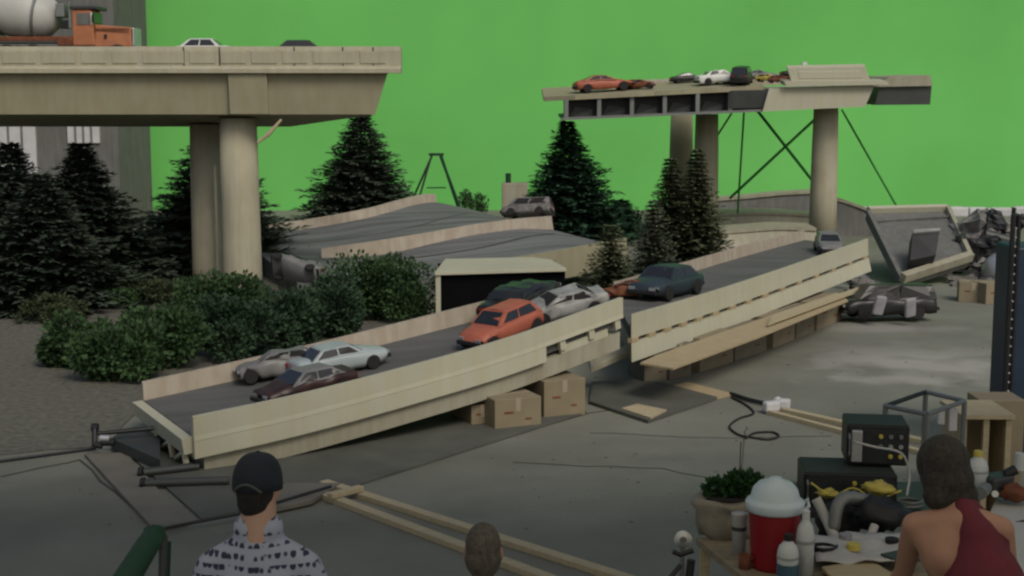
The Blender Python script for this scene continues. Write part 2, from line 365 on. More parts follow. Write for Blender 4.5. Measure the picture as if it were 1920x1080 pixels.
tag(MB().path([P(483, 268, 20.9), P(503, 252, 20.92), P(528, 224, 20.95)], [.02, .035, .02]).build('wood_splinter', 'lumber'),
    'splintered pale slat dangling under the overpass beside the right column', 'broken slat')
# ------------------------------------------------------------------ CARS
S = .25
def ring_body(x, zb, zt, w, cr=.0, tuck=.9):
    pts = [(-w * tuck, zb), (-w, zb + .22), (-w * 1.0, zt - .20), (-w * .93, zt - .04), (-w * .6, zt + cr), (0, zt + cr * 1.2)]
    pts = pts + [(-a, b) for a, b in reversed(pts[:-1])]
    return [Vector((x, a, b)) for a, b in pts]
STY = dict(
  sedan=dict(L=[(-2.2, .38, .78, .70), (-2.12, .28, .88, .80), (-1.7, .22, .93, .86), (-.9, .2, .93, .88), (.3, .2, .92, .88), (1.0, .2, .92, .87), (1.7, .22, .82, .84), (2.1, .3, .72, .78), (2.2, .4, .62, .68)], cab=(-1.55, -.95, .35, 1.05, 1.38)),
  hatch=dict(L=[(-1.95, .38, .80, .72), (-1.88, .26, .92, .80), (-1.3, .2, .95, .83), (.0, .2, .93, .84), (.9, .2, .90, .83), (1.5, .24, .82, .80), (1.82, .3, .72, .76), (1.9, .4, .6, .68)], cab=(-1.85, -1.35, .25, .95, 1.42)),
  sport=dict(L=[(-2.15, .4, .72, .72), (-2.05, .28, .84, .82), (-1.5, .2, .88, .88), (-.5, .18, .86, .88), (.5, .18, .84, .88), (1.2, .2, .78, .86), (1.9, .28, .64, .8), (2.15, .38, .5, .7)], cab=(-1.6, -.7, .05, .85, 1.24)),
  van=dict(L=[(-2.4, .4, 1.0, .84), (-2.35, .28, 1.05, .9), (-1.5, .22, 1.08, .92), (.6, .22, 1.08, .92), (1.5, .24, 1.0, .9), (2.2, .32, .9, .86), (2.35, .42, .75, .78)], cab=(-2.38, -2.2, 1.0, 1.65, 1.95)),
  pickup=dict(L=[(-2.5, .4, .95, .82), (-2.45, .3, 1.0, .88), (-1.2, .26, 1.0, .9), (.3, .26, 1.0, .9), (1.3, .28, 1.0, .9), (2.2, .34, .92, .86), (2.4, .44, .75, .78)], cab=(-.75, -.6, .45, 1.15, 1.65)),
)
def make_car(label, style, paint, loc, yaw, tilt=(0, 0), cat='car', roof=None, crush=0, seed=1, group=None, scale=1, up=0, name=None, extra=None, mats={}):
    st = STY[style]; root = bpy.data.objects.new(name or {'van': 'van', 'pickup': 'pickup_truck'}.get(style, 'wrecked_car' if crush else 'car'), None)
    col.objects.link(root); root.empty_display_size = .1
    tag(root, label, cat, group)
    k = S * scale
    rn = random.Random(seed)
    def T(v):
        v = Vector(v)
        if crush:
            n1 = noise.noise_vector(v * 1.4 + Vector((seed * 7, 0, 0))); n2 = noise.noise_vector(v * 4 + Vector((seed * 3, 5, 0)))
            v = v + n1 * crush * .35 + n2 * crush * .12
            if v.z > 1.0: v.z -= (v.z - 1.0) * min(.8, crush * .8)
        return v * k
    # body, with interpolated sections
    L = st['L']; xs = [a[0] for a in L]; rings = []
    fine = sorted(set(xs + [xs[0] + (xs[-1] - xs[0]) * i / 20 for i in range(21)]))
    for x in fine:
        for i in range(len(L) - 1):
            if xs[i] <= x <= xs[i + 1]:
                u = (x - xs[i]) / (xs[i + 1] - xs[i]); q = [L[i][j] * (1 - u) + L[i + 1][j] * u for j in range(4)]; break
        for wx in (-1.35, 1.35):      # wheel arches
            if abs(x - wx) < .34: q[1] = max(q[1], .2 + .34 * math.sqrt(max(0, 1 - ((x - wx) / .4) ** 2)) * .75)
        rings.append([T(p) for p in ring_body(x, q[1], q[2], q[3], .03)])
    body = MB().loft(rings).build('body', paint, root, world=False, smooth=True)
    # cabin
    x0, x1, x2, x3, zr = st['cab']; zbelt = .9 if style not in ('van', 'pickup') else 1.02
    wb = L[len(L) // 2][3] * .95; wt = wb * .80
    def cabp(u, v_, side):   # u along bottom->top (0..1), v along 0..1
        xb = x0 + (x3 - x0) * v_; xt = x1 + (x2 - x1) * v_
        return Vector((xb * (1 - u) + xt * u, side * (wb * (1 - u) + wt * u), (zbelt - .03) * (1 - u) + zr * u))
    rg = []
    for v_ in [0, .1, .3, .5, .7, .9, 1]:
        rr = [cabp(0, v_, -1), cabp(.5, v_, -1), cabp(.93, v_, -1), cabp(1, v_, -.86), cabp(1, v_, 0) + Vector((0, 0, .03)), cabp(1, v_, .86), cabp(.93, v_, 1), cabp(.5, v_, 1), cabp(0, v_, 1)]
        rg.append([T(p) for p in rr])
    MB().loft(rg).build('roof', roof or paint, root, world=False, smooth=False)
    e = .018
    gl = mats.get('glass', 'glass')
    def pane(pts, nrm, nm='window'):
        nrm = Vector(nrm) * e; g_ = MB(); q = [T(Vector(p) + nrm) for p in pts]; q2 = [T(Vector(p) - nrm) for p in pts]
        n_ = len(pts); g_.add(q + q2, [tuple(range(n_)), tuple(reversed(range(n_, 2 * n_)))] + [(i, i + n_, (i + 1) % n_ + n_, (i + 1) % n_) for i in range(n_)])
        g_.build(nm, gl, root, world=False)
    for side in (-1, 1):
        for va, vb in ((.10, .50), (.54, .90)):
            pane([cabp(.16, va, side), cabp(.16, vb, side), cabp(.86, vb, side), cabp(.86, va, side)], (0, side, .2))
    def fr(u, s_): return Vector(((x3 * (1 - u) + x2 * u), s_ * (wb * (1 - u) + wt * u), (zbelt - .03) * (1 - u) + zr * u))
    def rr_(u, s_): return Vector(((x0 * (1 - u) + x1 * u), s_ * (wb * (1 - u) + wt * u), (zbelt - .03) * (1 - u) + zr * u))
    pane([fr(.12, -.88), fr(.12, .88), fr(.9, .84), fr(.9, -.84)], (1, 0, .6), 'windscreen')
    pane([rr_(.12, -.88), rr_(.12, .88), rr_(.9, .84), rr_(.9, -.84)], (-1, 0, .6), 'rear_window')
    wr = .33 if style not in ('pickup', 'van') else .37
    for wx in (-1.35, 1.35):
        for side in (-1, 1):
            wl = L[len(L) // 2][3] * side; ty = MB()
            ty.lathe([(wr * .6, -.1), (wr * .95, -.1), (wr, -.06), (wr, .06), (wr * .95, .1), (wr * .6, .1)], (0, 0, 0), 16, (0, 1, 0))
            ty.v = [(v + Vector((wx, wl * .93, wr))) * k for v in ty.v]
            wo = ty.build('wheel', 'blacksoft', root, world=False, smooth=False)
            ri = MB().lathe([(0.02, -.09), (wr * .58, -.09), (wr * .6, .0), (wr * .58, .09), (.02, .09)], (0, 0, 0), 12, (0, 1, 0))
            ri.v = [(v + Vector((wx, wl * .93, wr))) * k for v in ri.v]; ri.build('rim', 'silver', wo, world=False)
    fx = xs[-1]; bx = xs[0]
    for side in (-1, 1):
        y = side * L[-1][3] * .72
        MB().box((0, 0, 0), (.1 * k, .3 * k, .12 * k)).build('headlight', 'silver', root, world=False).location = T((fx + .0, y, L[-1][2] - .03)) 
        MB().box((0, 0, 0), (.1 * k, .28 * k, .12 * k)).build('tail_light', 'red', root, world=False).location = T((bx - .0, side * L[0][3] * .75, L[0][2] - .06))
    for xx, ww, nm in ((fx, L[-1][3], 'front_bumper'), (bx, L[0][3], 'rear_bumper')):
        b_ = MB().box((0, 0, 0), (.2 * k, ww * 2.1 * k, .17 * k)).build(nm, 'blacksoft', root, world=False, bevel=.03 * k); b_.location = T((xx, 0, .43))
    if extra: extra(root, T, k)
    rot = Matrix.Rotation(yaw, 4, 'Z') @ Matrix.Rotation(tilt[1], 4, 'Y') @ Matrix.Rotation(tilt[0], 4, 'X')
    root.matrix_basis = Matrix.Translation(Vector(loc) + Vector((0, 0, up))) @ rot
    return root
# on the overpass
c = P(372, 90, 21.75); make_car('white car with dark windows behind the overpass parapet', 'sedan', 'whitecar', (c.x, 21.75, zd - slope * .75), math.pi, seed=2, up=.075, scale=1.0)
c = P(570, 90, 21.75); make_car('black car roof showing behind the right end of the overpass parapet', 'sedan', 'dkcar', (c.x, 21.75, zd - slope * .75), 0, seed=3, up=.05, scale=1.0)
# cement mixer truck
tx = P(248, 60, 21.6).x
tr = thing('cement_mixer_truck', 'orange cement mixer truck with a pale drum at the left end of the overpass', 'truck', (tx, 21.8, zd - slope * .8 + .02))
K = .29
def tbox(nm, x0, x1, y0, y1, z0, z1, m, par=tr, bev=.012): return MB().box(((x0 + x1) / 2 * K, (y0 + y1) / 2 * K, (z0 + z1) / 2 * K), ((x1 - x0) * K, (y1 - y0) * K, (z1 - z0) * K)).build(nm, m, par, world=False, bevel=bev)
hd = MB().hexa([(-1.95 * K, -.85 * K, .95 * K), (0, -.8 * K, .95 * K), (0, .8 * K, .95 * K), (-1.95 * K, .85 * K, .95 * K)],
               [(-1.95 * K, -.8 * K, 2.12 * K), (-.02, -.7 * K, 1.98 * K), (-.02, .7 * K, 1.98 * K), (-1.95 * K, .8 * K, 2.12 * K)]).build('hood', 'mixorange', tr, world=False, bevel=.02)
tbox('hood_trim', -1.9, -.1, -.875, -.85, 1.82, 1.92, 'rust', hd, 0); tbox('hood_vent', -1.45, -1.3, -.88, -.86, 1.4, 1.6, 'black', hd, 0)
tbox('grille', 0.0, .1, -.75, .75, 1.0, 1.95, 'silver'); tbox('front_bumper', .02, .3, -1.0, 1.0, .6, .95, 'whitecar')
cab = MB().hexa([(-3.1 * K, -.95 * K, 1.0 * K), (-1.9 * K, -.95 * K, 1.0 * K), (-1.9 * K, .95 * K, 1.0 * K), (-3.1 * K, .95 * K, 1.0 * K)],
                [(-3.1 * K, -.85 * K, 2.9 * K), (-2.1 * K, -.85 * K, 2.9 * K), (-2.1 * K, .85 * K, 2.9 * K), (-3.1 * K, .85 * K, 2.9 * K)]).build('cab', 'mixorange', tr, world=False, bevel=.02)
tbox('side_window', -2.85, -2.15, -.93, -.91, 2.1, 2.7, 'grey', cab, 0); tbox('door_pillar', -2.1, -2.02, -.94, -.9, 2.1, 2.75, 'whitecar', cab, 0)
tbox('windscreen', -2.05, -1.98, -.75, .75, 2.2, 2.75, 'glass', cab, 0); tbox('cab_roof', -3.2, -1.75, -.95, .95, 2.9, 3.08, 'steeldk', cab); tbox('mirror', -2.0, -1.92, -1.15, -1.0, 2.2, 2.6, 'black', cab)
tbox('air_tank', -3.75, -3.3, -.9, -.5, 1.9, 2.35, 'black'); tbox('exhaust_stack', -3.3, -3.15, -.9, -.75, 1.9, 3.3, 'steel'); tbox('water_tank', -3.95, -3.5, -.9, .3, 2.5, 3.2, 'steel')
tbox('chassis', -9.3, -.2, -.45, .45, .75, 1.0, 'steeldk'); tbox('frame_step', -3.9, -3.1, -.98, -.6, 1.0, 1.5, 'rust'); tbox('side_rail', -8.8, -3.9, -.8, -.65, 1.25, 1.5, 'rust')
tbox('fender', -8.6, -4.0, -1.05, -.5, 1.12, 1.22, 'steeldk')
dr = MB().lathe([(x * K, z * K) for x, z in ((.5, 0), (1.05, .5), (1.3, 1.5), (1.32, 2.4), (1.1, 3.6), (.6, 4.9), (.5, 5.2))], (-4.0 * K, 0, 2.45 * K), 32, (-1, 0, .14)).build('drum', 'drum', tr, world=False, smooth=True)
rg_ = MB()
for z in (1.05, 2.9): rg_.lathe([(1.24 * K if z < 2 else 1.27 * K, z * K), (1.33 * K, z * K), (1.33 * K, (z + .12) * K), (1.22 * K, (z + .12) * K)], (-4.0 * K, 0, 2.45 * K), 32, (-1, 0, .14))
rg_.build('drum_band', 'steel', dr, world=False, smooth=False)
for wx in (-.75, -5.2, -6.6, -7.9):
    for s_ in (-1, 1):
        wo = MB().lathe([(.2 * K, -.17 * K), (.5 * K, -.17 * K), (.54 * K, -.1 * K), (.54 * K, .1 * K), (.5 * K, .17 * K), (.2 * K, .17 * K)], (wx * K, s_ * .88 * K, .54 * K), 20, (0, 1, 0)).build('wheel', 'blacksoft', tr, world=False)
        MB().lathe([(.02, -.15 * K), (.3 * K, -.15 * K), (.3 * K, .15 * K), (.02, .15 * K)], (wx * K, s_ * .88 * K, .54 * K), 14, (0, 1, 0)).build('rim', 'silver', wo, world=False)
# ------------------------------------------------------------------ RAMPS
def frame(near, far, n):
    N = catmull(near, n); F = catmull(far, n); fr = []
    for a, b in zip(N, F):
        l = Vector((b.x - a.x, b.y - a.y, 0)); wd = l.length; l.normalize(); fr.append((a, b, l, wd))
    return fr
def loftprof(fr, prof, side, name, m, parent, i0=0, i1=None, bevel=0):
    i1 = len(fr) - 1 if i1 is None else i1; rg = []
    for a, b, l, wd in fr[i0:i1 + 1]:
        o_ = a if side == 'n' else b; s_ = 1 if side == 'n' else -1
        rg.append([o_ + l * (s_ * u) + Vector((0, 0, v)) for u, v in prof])
    return MB().loft(rg).build(name, m, parent, bevel=bevel)
def span(fr, u0, u1, z0, z1, name, m, parent, i0=0, i1=None):
    i1 = len(fr) - 1 if i1 is None else i1; rg = []
    for a, b, l, wd in fr[i0:i1 + 1]:
        p = a + l * u0; q = b - l * u1
        rg.append([p + Vector((0, 0, z1)), q + Vector((0, 0, z1)), q + Vector((0, 0, z0)), p + Vector((0, 0, z0))])
    return MB().loft(rg).build(name, m, parent)
nearA = [P(362, 782, 10.95), P(560, 740, 11.45), P(760, 689, 12.05), P(960, 632, 12.75), P(1168, 558, 13.6)]
farA = [P(265, 715, 12.42), P(460, 673, 12.9), P(640, 631, 13.35), P(820, 586, 13.9), P(1002, 540, 14.5)]
fA = frame(nearA, farA, 40)
rA = thing('broken_ramp', 'long cream front ramp of broken freeway, its low left end on the dark floor sheet', 'broken road ramp', (-.7, 13, 0))
span(fA, .06, .06, -.30, -.165, 'road_deck', 'road', rA)
loftprof(fA, [(0, 0), (.045, 0), (.075, -.17), (.075, -.20), (-.012, -.20), (-.004, -.16)], 'n', 'parapet', 'cream', rA)
loftprof(fA, [(-.012, -.203), (.055, -.203), (.055, -.345), (-.02, -.345)], 'n', 'fascia', 'cream', rA, 0, 33)
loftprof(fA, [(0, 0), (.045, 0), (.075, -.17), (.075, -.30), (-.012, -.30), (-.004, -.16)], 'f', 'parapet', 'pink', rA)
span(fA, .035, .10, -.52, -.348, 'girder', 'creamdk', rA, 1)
def blocks(fr, idx, u, z0, z1, ln, th, name, m, parent):
    mb = MB()
    for i in idx:
        k = min(int(i), len(fr) - 2); t = i - k; a = fr[k][0].lerp(fr[k + 1][0], t); d = fr[k + 1][0] - fr[k][0]; l = fr[k][2]
        ang = math.atan2(d.y, d.x); pit = -math.atan2(d.z, math.hypot(d.x, d.y))
        rot = Matrix.Rotation(ang, 3, 'Z') @ Matrix.Rotation(pit, 3, 'Y')
        MB().box(a + l * u + Vector((0, 0, (z0 + z1) / 2)), (ln, th, z1 - z0), rot).build(name, m, parent)
blocks(fA, [34.6, 37.2, 39.6], .03, -.30, -.203, .07, .05, 'spacer_block', 'cream', rA)
blocks(fA, [36.7], .05, -.345, -.27, .62, .03, 'edge_strip', 'cream', rA)
mb = MB()
for i in (11, 22, 30): a, b, l, wd = fA[i]; MB().box(a + l * .085 + Vector((0, 0, -.40)), (.05, .04, .11), rotz(math.atan2(-l.x, l.y))).build('girder_bracket', 'steeldk', rA)
# open left end: end beam and timber brackets
a, b, l, wd = fA[0]; d = (fA[1][0] - fA[0][0]).normalized()
mb = MB(); mb.hexa([a + l * .05 - d * .07 + Vector((0, 0, -.31)), a + l * .05 + Vector((0, 0, -.31)), b - l * .0 + Vector((0, 0, -.31)), b - d * .07 + Vector((0, 0, -.31))],
                   [a + l * .05 - d * .09 + Vector((0, 0, -.175)), a + l * .05 + Vector((0, 0, -.175)), b + Vector((0, 0, -.175)), b - d * .09 + Vector((0, 0, -.175))])
mb.build('end_beam', 'cream', rA)
mb = MB()
for u in (.12, .55, 1.0):
    q = a + l * u; mb.cyl(q - d * .05 + Vector((0, 0, -.3)), q - d * .03 + Vector((0, 0, -a.z + .03)), .028, n=6); mb.cyl(q - d * .05 + Vector((0, 0, -.3)), q + l * .3 - d * .04 + Vector((0, 0, -a.z + .05)), .022, n=6)
mb.build('bracket', 'cream', rA)
# ramp B
nearB = [P(1184, 590, 13.95), P(1330, 548, 15.75), P(1480, 499, 17.9), P(1628, 448, 20.8)]
farB = [P(1150, 529, 16.3), P(1290, 489, 18.2), P(1400, 458, 20.1), P(1505, 431, 22.3)]
fB = frame(nearB, farB, 48)
rB = thing('broken_ramp', 'cream rear ramp of broken freeway with a row of dark slots, propped on cardboard boxes', 'broken road ramp', (3.2, 18, 0))
span(fB, .06, .06, -.27, -.155, 'road_deck', 'road', rB)
loftprof(fB, [(0, 0), (.045, 0), (.075, -.16), (.075, -.245), (-.02, -.245), (-.008, -.14)], 'n', 'parapet', 'cream', rB)
loftprof(fB, [(0, 0), (.045, 0), (.075, -.16), (.075, -.30), (-.012, -.30), (-.004, -.14)], 'f', 'parapet', 'pink', rB)
blocks(fB, [.4 + 3.35 * i for i in range(15)], .01, -.29, -.245, .16, .05, 'spacer_block', 'ply', rB)
loftprof(fB, [(-.03, -.29), (.10, -.29), (.10, -.47), (-.10, -.475)], 'n', 'lower_panel', 'cream', rB)
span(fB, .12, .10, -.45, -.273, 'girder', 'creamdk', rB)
# plywood aprons and cardboard boxes under ramp B
def board(label, pts, t, m='ply', nm='plywood_sheet', group=None): return tag(MB().slab(pts, t).build(nm, m), label, 'plywood', group)
board('long plywood sheet laid on the cardboard boxes along the rear ramp', [G(1200, 680, .42), G(1262, 690, .42), G(1420, 632, .42), G(1590, 563, .42), G(1570, 548, .42), G(1235, 664, .42)], .02)
board('narrow pale plywood strip at the far end of the box row under the rear ramp', [G(1440, 607, .47), G(1600, 548, .47), G(1610, 538, .47), G(1450, 590, .47)], .025, 'lumber')
board('loose plywood offcut lying on the floor left of the cable', [G(1236, 728, .03), G(1335, 746, .03), G(1376, 738, .03), G(1290, 716, .03)], .025)
board('pale plywood offcut on the floor under the joint of the two ramps', [G(1165, 765, .05), G(1220, 783, .05), G(1250, 768, .05), G(1195, 757, .05)], .025, 'lumber')
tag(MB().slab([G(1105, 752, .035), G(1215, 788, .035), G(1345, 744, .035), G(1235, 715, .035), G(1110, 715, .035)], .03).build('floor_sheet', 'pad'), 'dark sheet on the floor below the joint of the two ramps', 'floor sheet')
# tilted slabs in the gap between ramps
tag(MB().slab([G(1108, 690, .28), G(1190, 655, .40), G(1195, 640, .46), G(1105, 672, .34)], .05).build('broken_slab', 'creamdk'), 'small tilted slab wedged in the gap between the two ramps', 'broken slab')
def cbox(label, px, py, w_, d_, h_, rz, m='card', z=0, group='cardboard boxes propping up the ramps'):
    # px,py: nearest bottom corner of the front face (left end)
    c = G(px, py, z); ro = rotz(rz); o = thing('cardboard_box', label, 'box', c, rz, group)
    b_ = MB().box((w_ / 2, d_ / 2, h_ / 2), (w_, d_, h_)).build('carton', m, o, world=False, bevel=.006)
    MB().box((w_ / 2, d_ / 2, h_ + .001), (w_ - .02, .05, .003)).box((w_ / 2, -.001, h_ - .06), (.05, .003, .12)).build('tape', 'tape', o, world=False)
    for q_ in (((w_ * .3, -.002, h_ * .55), (w_ * .2, .003, .02)), ((w_ * .72, -.002, h_ * .3), (w_ * .14, .003, .018))): MB().box(*q_).build('printed_mark', 'rust', o, world=False)
    return o
a1 = R(24)
cbox('cardboard box under the front ramp, leftmost of the front three', 884, 800, .24, .5, .20, a1)
cbox('cardboard box in the middle of the three under the front ramp', 928, 808, .47, .5, .285, a1)
cbox('cardboard box at the right of the three under the front ramp', 1020, 786, .44, .5, .365, a1)
aB = math.atan2(6.85, 4.15)
us = [(1208, 716, 1250, 713, 'leftmost, in the shade below the ramp joint'), (1256, 713, 1296, 705, 'second from the left, beside a dark gap'), (1312, 699, 1375, 679, 'third from the left end of the row'), (1378, 678, 1437, 658, 'fourth from the left end of the row'),
      (1450, 653, 1490, 637, 'just past the middle of the row'), (1493, 636, 1526, 623, 'second from the far end of the row'), (1532, 620, 1578, 600, 'farthest of the row, beside the black wreck')]
for i, (xa_, ya_, xb_, yb_, tx_) in enumerate(us):
    a_, b_ = G(xa_, ya_), G(xb_, yb_); d_ = b_ - a_
    cbox('dull cardboard box under the rear ramp, ' + tx_, xa_, ya_, d_.length, .45, (.33, .38, .385, .37, .38, .37, .37)[i], math.atan2(d_.y, d_.x), 'carddk' if i in (0, 1, 3, 5) else 'card')
# hydraulic rods and pipes at the low end
jk = thing('cable_winch', 'black metal winch with rods at the low left end of the front ramp', 'winch', G(200, 838))
mb = MB(); mb.cyl(P(177, 798, 11.6), P(177, 836, 11.5), .022, n=8); mb.cyl(P(172, 801, 11.6), P(184, 801, 11.6), .035, n=8); mb.cyl(P(178, 833, 11.5), P(192, 836, 11.5), .03, n=8); mb.build('post', 'black', jk)
mb = MB(); mb.cyl(P(182, 813, 11.6), P(288, 803, 11.7), .02, n=8); mb.cyl(P(190, 829, 11.5), P(215, 829, 11.5), .035, n=8); mb.build('rod', 'black', jk)
MB().slab([G(208, 822, .12), G(300, 862, .12), G(300, 800, .12), G(225, 810, .12)], .1).build('base_plate', 'steeldk', jk)
MB().cyl(P(188, 822, 11.5), P(206, 822, 11.5), .03).build('drum', 'silver', jk)
for i, (p0, p1, lb) in enumerate((((268, 886), (372, 874), 'grey pipe lying at the low end of the front ramp, the upper of two'), ((272, 906), (430, 901), 'grey pipe lying at the low end of the front ramp, the lower of two'))):
    mb = MB(); mb.cyl(G(*p0, .05), G(*p1, .05), .034, n=14); o = tag(mb.build('pipe', 'steeldk', smooth=False), lb, 'pipe', 'pipes at the low end of the ramp')
    MB().cyl(G(p0[0] - 8, p0[1], .05), G(p0[0], p0[1], .05), .045, n=14).build('collar', 'black', o)
tag(MB().path([G(-260, 886, .02), G(-60, 872, .02), G(60, 856, .02), G(180, 840, .02)], .014).build('cable', 'black'), 'thin black cable running from the left edge to the winch', 'cable')
tag(MB().path([G(300, 992, .05), G(360, 980, .05), G(450, 963, .06), G(560, 930, .06), G(620, 912, .06)], .013).build('cable', 'black'), 'thin black cable along the front edge of the dark sheet behind the capped man', 'cable')
# lumber on the floor
def plank(label, p0, p1, w_=.09, t=.045, z=0, m='lumber', group='long timbers lying across the floor'):
    a = G(*p0, z + t); b = G(*p1, z + t); d = (b - a).normalized(); n_ = Vector((-d.y, d.x, 0)) * w_ / 2
    return tag(MB().slab([a - n_, b - n_, b + n_, a + n_], t).build('timber', m, bevel=.005), label, 'timber', group)
plank('long timber across the front floor, the upper right one of the near pair', (607, 900), (1215, 1092), .085)
plank('long timber across the front floor, the lower left one of the near pair', (577, 912), (1085, 1100), .085)
plank('short timber crossing the ends of the near pair of timbers', (618, 925), (678, 910), .07, .04, .05)
plank('long timber running towards the metal stand, the upper of the far pair', (1440, 758), (1800, 838), .08)
plank('long timber running towards the metal stand, the lower of the far pair', (1440, 768), (1760, 852), .06)
tag(MB().path([G(1370, 738, .03), G(1400, 748, .03), G(1438, 757, .03)], .022).build('cable', 'black'), 'thick black cable end between plywood offcut and far timbers', 'cable')
cp = [G(1372, 745, .012), G(1400, 760, .012), G(1413, 775, .012), G(1385, 785, .012), G(1368, 800, .012), G(1385, 815, .012), G(1410, 820, .012), G(1440, 824, .012), G(1460, 818, .012), G(1448, 810, .012), G(1415, 812, .012), G(1398, 822, .012)]
tag(MB().path(catmull(cp, 60), .011).build('cable', 'blacksoft'), 'curled black cable looping on the bare floor', 'cable')
cl = MB(); cl.box(G(1446, 762, .07), (.16, .09, .1), rotz(.4)); cl.box(G(1470, 757, .08), (.12, .12, .09), rotz(-.3)); cl.lathe([(.05, 0), (.055, .08), (.02, .12)], G(1458, 766, 0), 12)
tag(cl.build('white_rag', 'white', bevel=.03), 'crumpled white rag on the end of the far timbers', 'rag')
# ------------------------------------------------------------------ CARS ON THE RAMPS
def on(fr, i, u, zoff=-.163):
    k = int(i); t = i - k; a = fr[k][0].lerp(fr[k + 1][0], t); b = fr[k][1].lerp(fr[k + 1][1], t); p = a.lerp(b, u); p.z += zoff
    d = (fr[k + 1][0] - fr[k][0]); return p, math.atan2(d.y, d.x), math.atan2(d.z, math.hypot(d.x, d.y))
p, y_, t_ = on(fA, 31.6, .34); make_car('orange hatchback with crumpled paint on the front ramp', 'hatch', 'orange', p, y_ + math.pi + R(10), (0, t_), crush=.12, seed=4, scale=.92)
p, y_, t_ = on(fA, 12.2, .25); make_car('dark brown crumpled car nearest the low end of the front ramp', 'sedan', 'brown', p, y_ + math.pi + R(4), (0, t_), crush=.34, seed=5, scale=.82, roof='greycar')
p, y_, t_ = on(fA, 17.4, .60); make_car('pale blue car with grey roof behind the brown wreck on the front ramp', 'sedan', 'paleblue', p, y_ + R(-6), (0, -t_), crush=.2, seed=6, scale=.82, roof='paleblue')
p, y_, t_ = on(fA, 12.4, .80); make_car('smashed grey car between brown wreck and inner parapet', 'hatch', 'greycar', p, y_ + R(160), (R(4), t_), crush=.45, seed=7, scale=.78, mats=dict(glass='blacksoft'))
p, y_, t_ = on(fA, 38.2, .44); make_car('white wrecked car behind the orange hatchback', 'sedan', 'dustywhite', p, y_ + math.pi + R(-20), (R(-9), t_), crush=.48, seed=8, scale=.82, mats=dict(glass='blacksoft'))
p, y_, t_ = on(fA, 37.0, .80); make_car('black wrecked car against the inner parapet beside the white wreck', 'sedan', 'dkcar', p, y_ + R(20), (0, -t_), crush=.55, seed=9, scale=.95, up=.03)
p, y_, t_ = on(fB, 2.0, .80); make_car('rusty dark wreck lying across the joint of the two ramps', 'sport', 'rust', p, y_ + R(120), (R(8), R(5)), crush=.5, seed=10, scale=.72, up=.0, mats=dict(glass='blacksoft'))
p, y_, t_ = on(fB, 9.2, .55); make_car('dark teal sedan on the rear ramp', 'sedan', 'teal', p, y_ + math.pi - R(4), (0, t_), crush=.08, seed=11, scale=1.08)
p, y_, t_ = on(fB, 43.5, .30); make_car('small grey car at the far end of the rear ramp', 'hatch', 'greycar', p, y_ + math.pi + R(25), (0, t_), crush=.1, seed=12, scale=.85)
# ------------------------------------------------------------------ MIDDLE FREEWAY
nf = [G(560, 512, .40), G(820, 500, .45), G(1000, 478, .62), G(1110, 458, .78), G(1175, 446, .80)]
ff = [G(440, 424, .62), G(560, 413, .70), G(680, 392, .92), G(795, 364, 1.10), G(860, 372, .95)]
fM = frame(nf, ff, 32)
mf = thing('collapsed_freeway', 'wide collapsed grey freeway with pale barriers rising towards the far pines', 'collapsed road', (-1.5, 24, 0))
span(fM, .08, .08, -.5, -.17, 'road_deck', 'roadblue', mf)
loftprof(fM, [(0, 0), (.07, 0), (.11, -.17), (.11, -.45), (-.02, -.45), (-.01, -.17)], 'n', 'parapet', 'concdk', mf, 8)
loftprof(fM, [(0, 0), (.07, 0), (.12, -.17), (.12, -.45), (-.02, -.45), (-.01, -.17)], 'f', 'parapet', 'pink', mf, 0, 26)
bt = catmull([G(603, 466, .50), G(700, 452, .62), G(800, 436, .74), G(880, 422, .84), G(960, 411, .92), G(1032, 405, .92)], 24)
rg = []
for i, p_ in enumerate(bt):
    d = (bt[min(i + 1, 24)] - bt[max(i - 1, 0)]).normalized(); n_ = Vector((-d.y, d.x, 0))
    rg.append([p_ - n_ * .03, p_ + n_ * .03, p_ + n_ * .08 - Vector((0, 0, .26)), p_ - n_ * .08 - Vector((0, 0, .26))])
MB().loft(rg).build('median_barrier', 'pink', mf)
# tar and lane marks
mb = MB()
for u, i0, i1 in ((.3, 6, 30), (.72, 4, 26)):
    mb = MB(); pts = [fM[i][0].lerp(fM[i][1], u) + Vector((0, 0, -.162)) for i in range(i0, i1)]
    for a, b in zip(pts[:-1], pts[1:]):
        d = (b - a).normalized(); n_ = Vector((-d.y, d.x, 0)) * (.03 if u > .5 else .04); mb.slab([a - n_, b - n_, b + n_, a + n_], .004)
    mb.build('tar_stripe', 'road', mf)
# fallen box girder; shade inside its open end is painted as a near-black block
bx = thing('fallen_box_girder', 'black-faced box girder block with a cream top behind the front ramp', 'box girder', G(940, 640))
p0 = P(826, 516, 16.9); p1 = P(1060, 520, 17.3)
zt_ = p0.z
dd = Vector((-.1, 1.2, 0))
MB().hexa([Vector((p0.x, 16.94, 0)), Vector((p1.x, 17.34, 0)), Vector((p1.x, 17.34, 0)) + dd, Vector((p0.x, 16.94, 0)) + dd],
          [Vector((p0.x, 16.94, zt_)), Vector((p1.x, 17.34, zt_)), Vector((p1.x, 17.34, zt_)) + dd, Vector((p0.x, 16.94, zt_)) + dd]).build('painted_hollow', 'void', bx)
ctop = [P(815, 515, 16.85) , P(1062, 519, 17.25), P(1035, 503, 18.2), P(1000, 500, 18.5), P(835, 502, 18.3)]
MB().slab([Vector((q.x, q.y, zt_ + .045)) for q in ctop], .042).build('top_slab', 'cream', bx, bevel=.004)
MB().box((p0.x - .03, 16.95, zt_ / 2), (.06, .12, zt_)).build('side_edge', 'cream', bx)
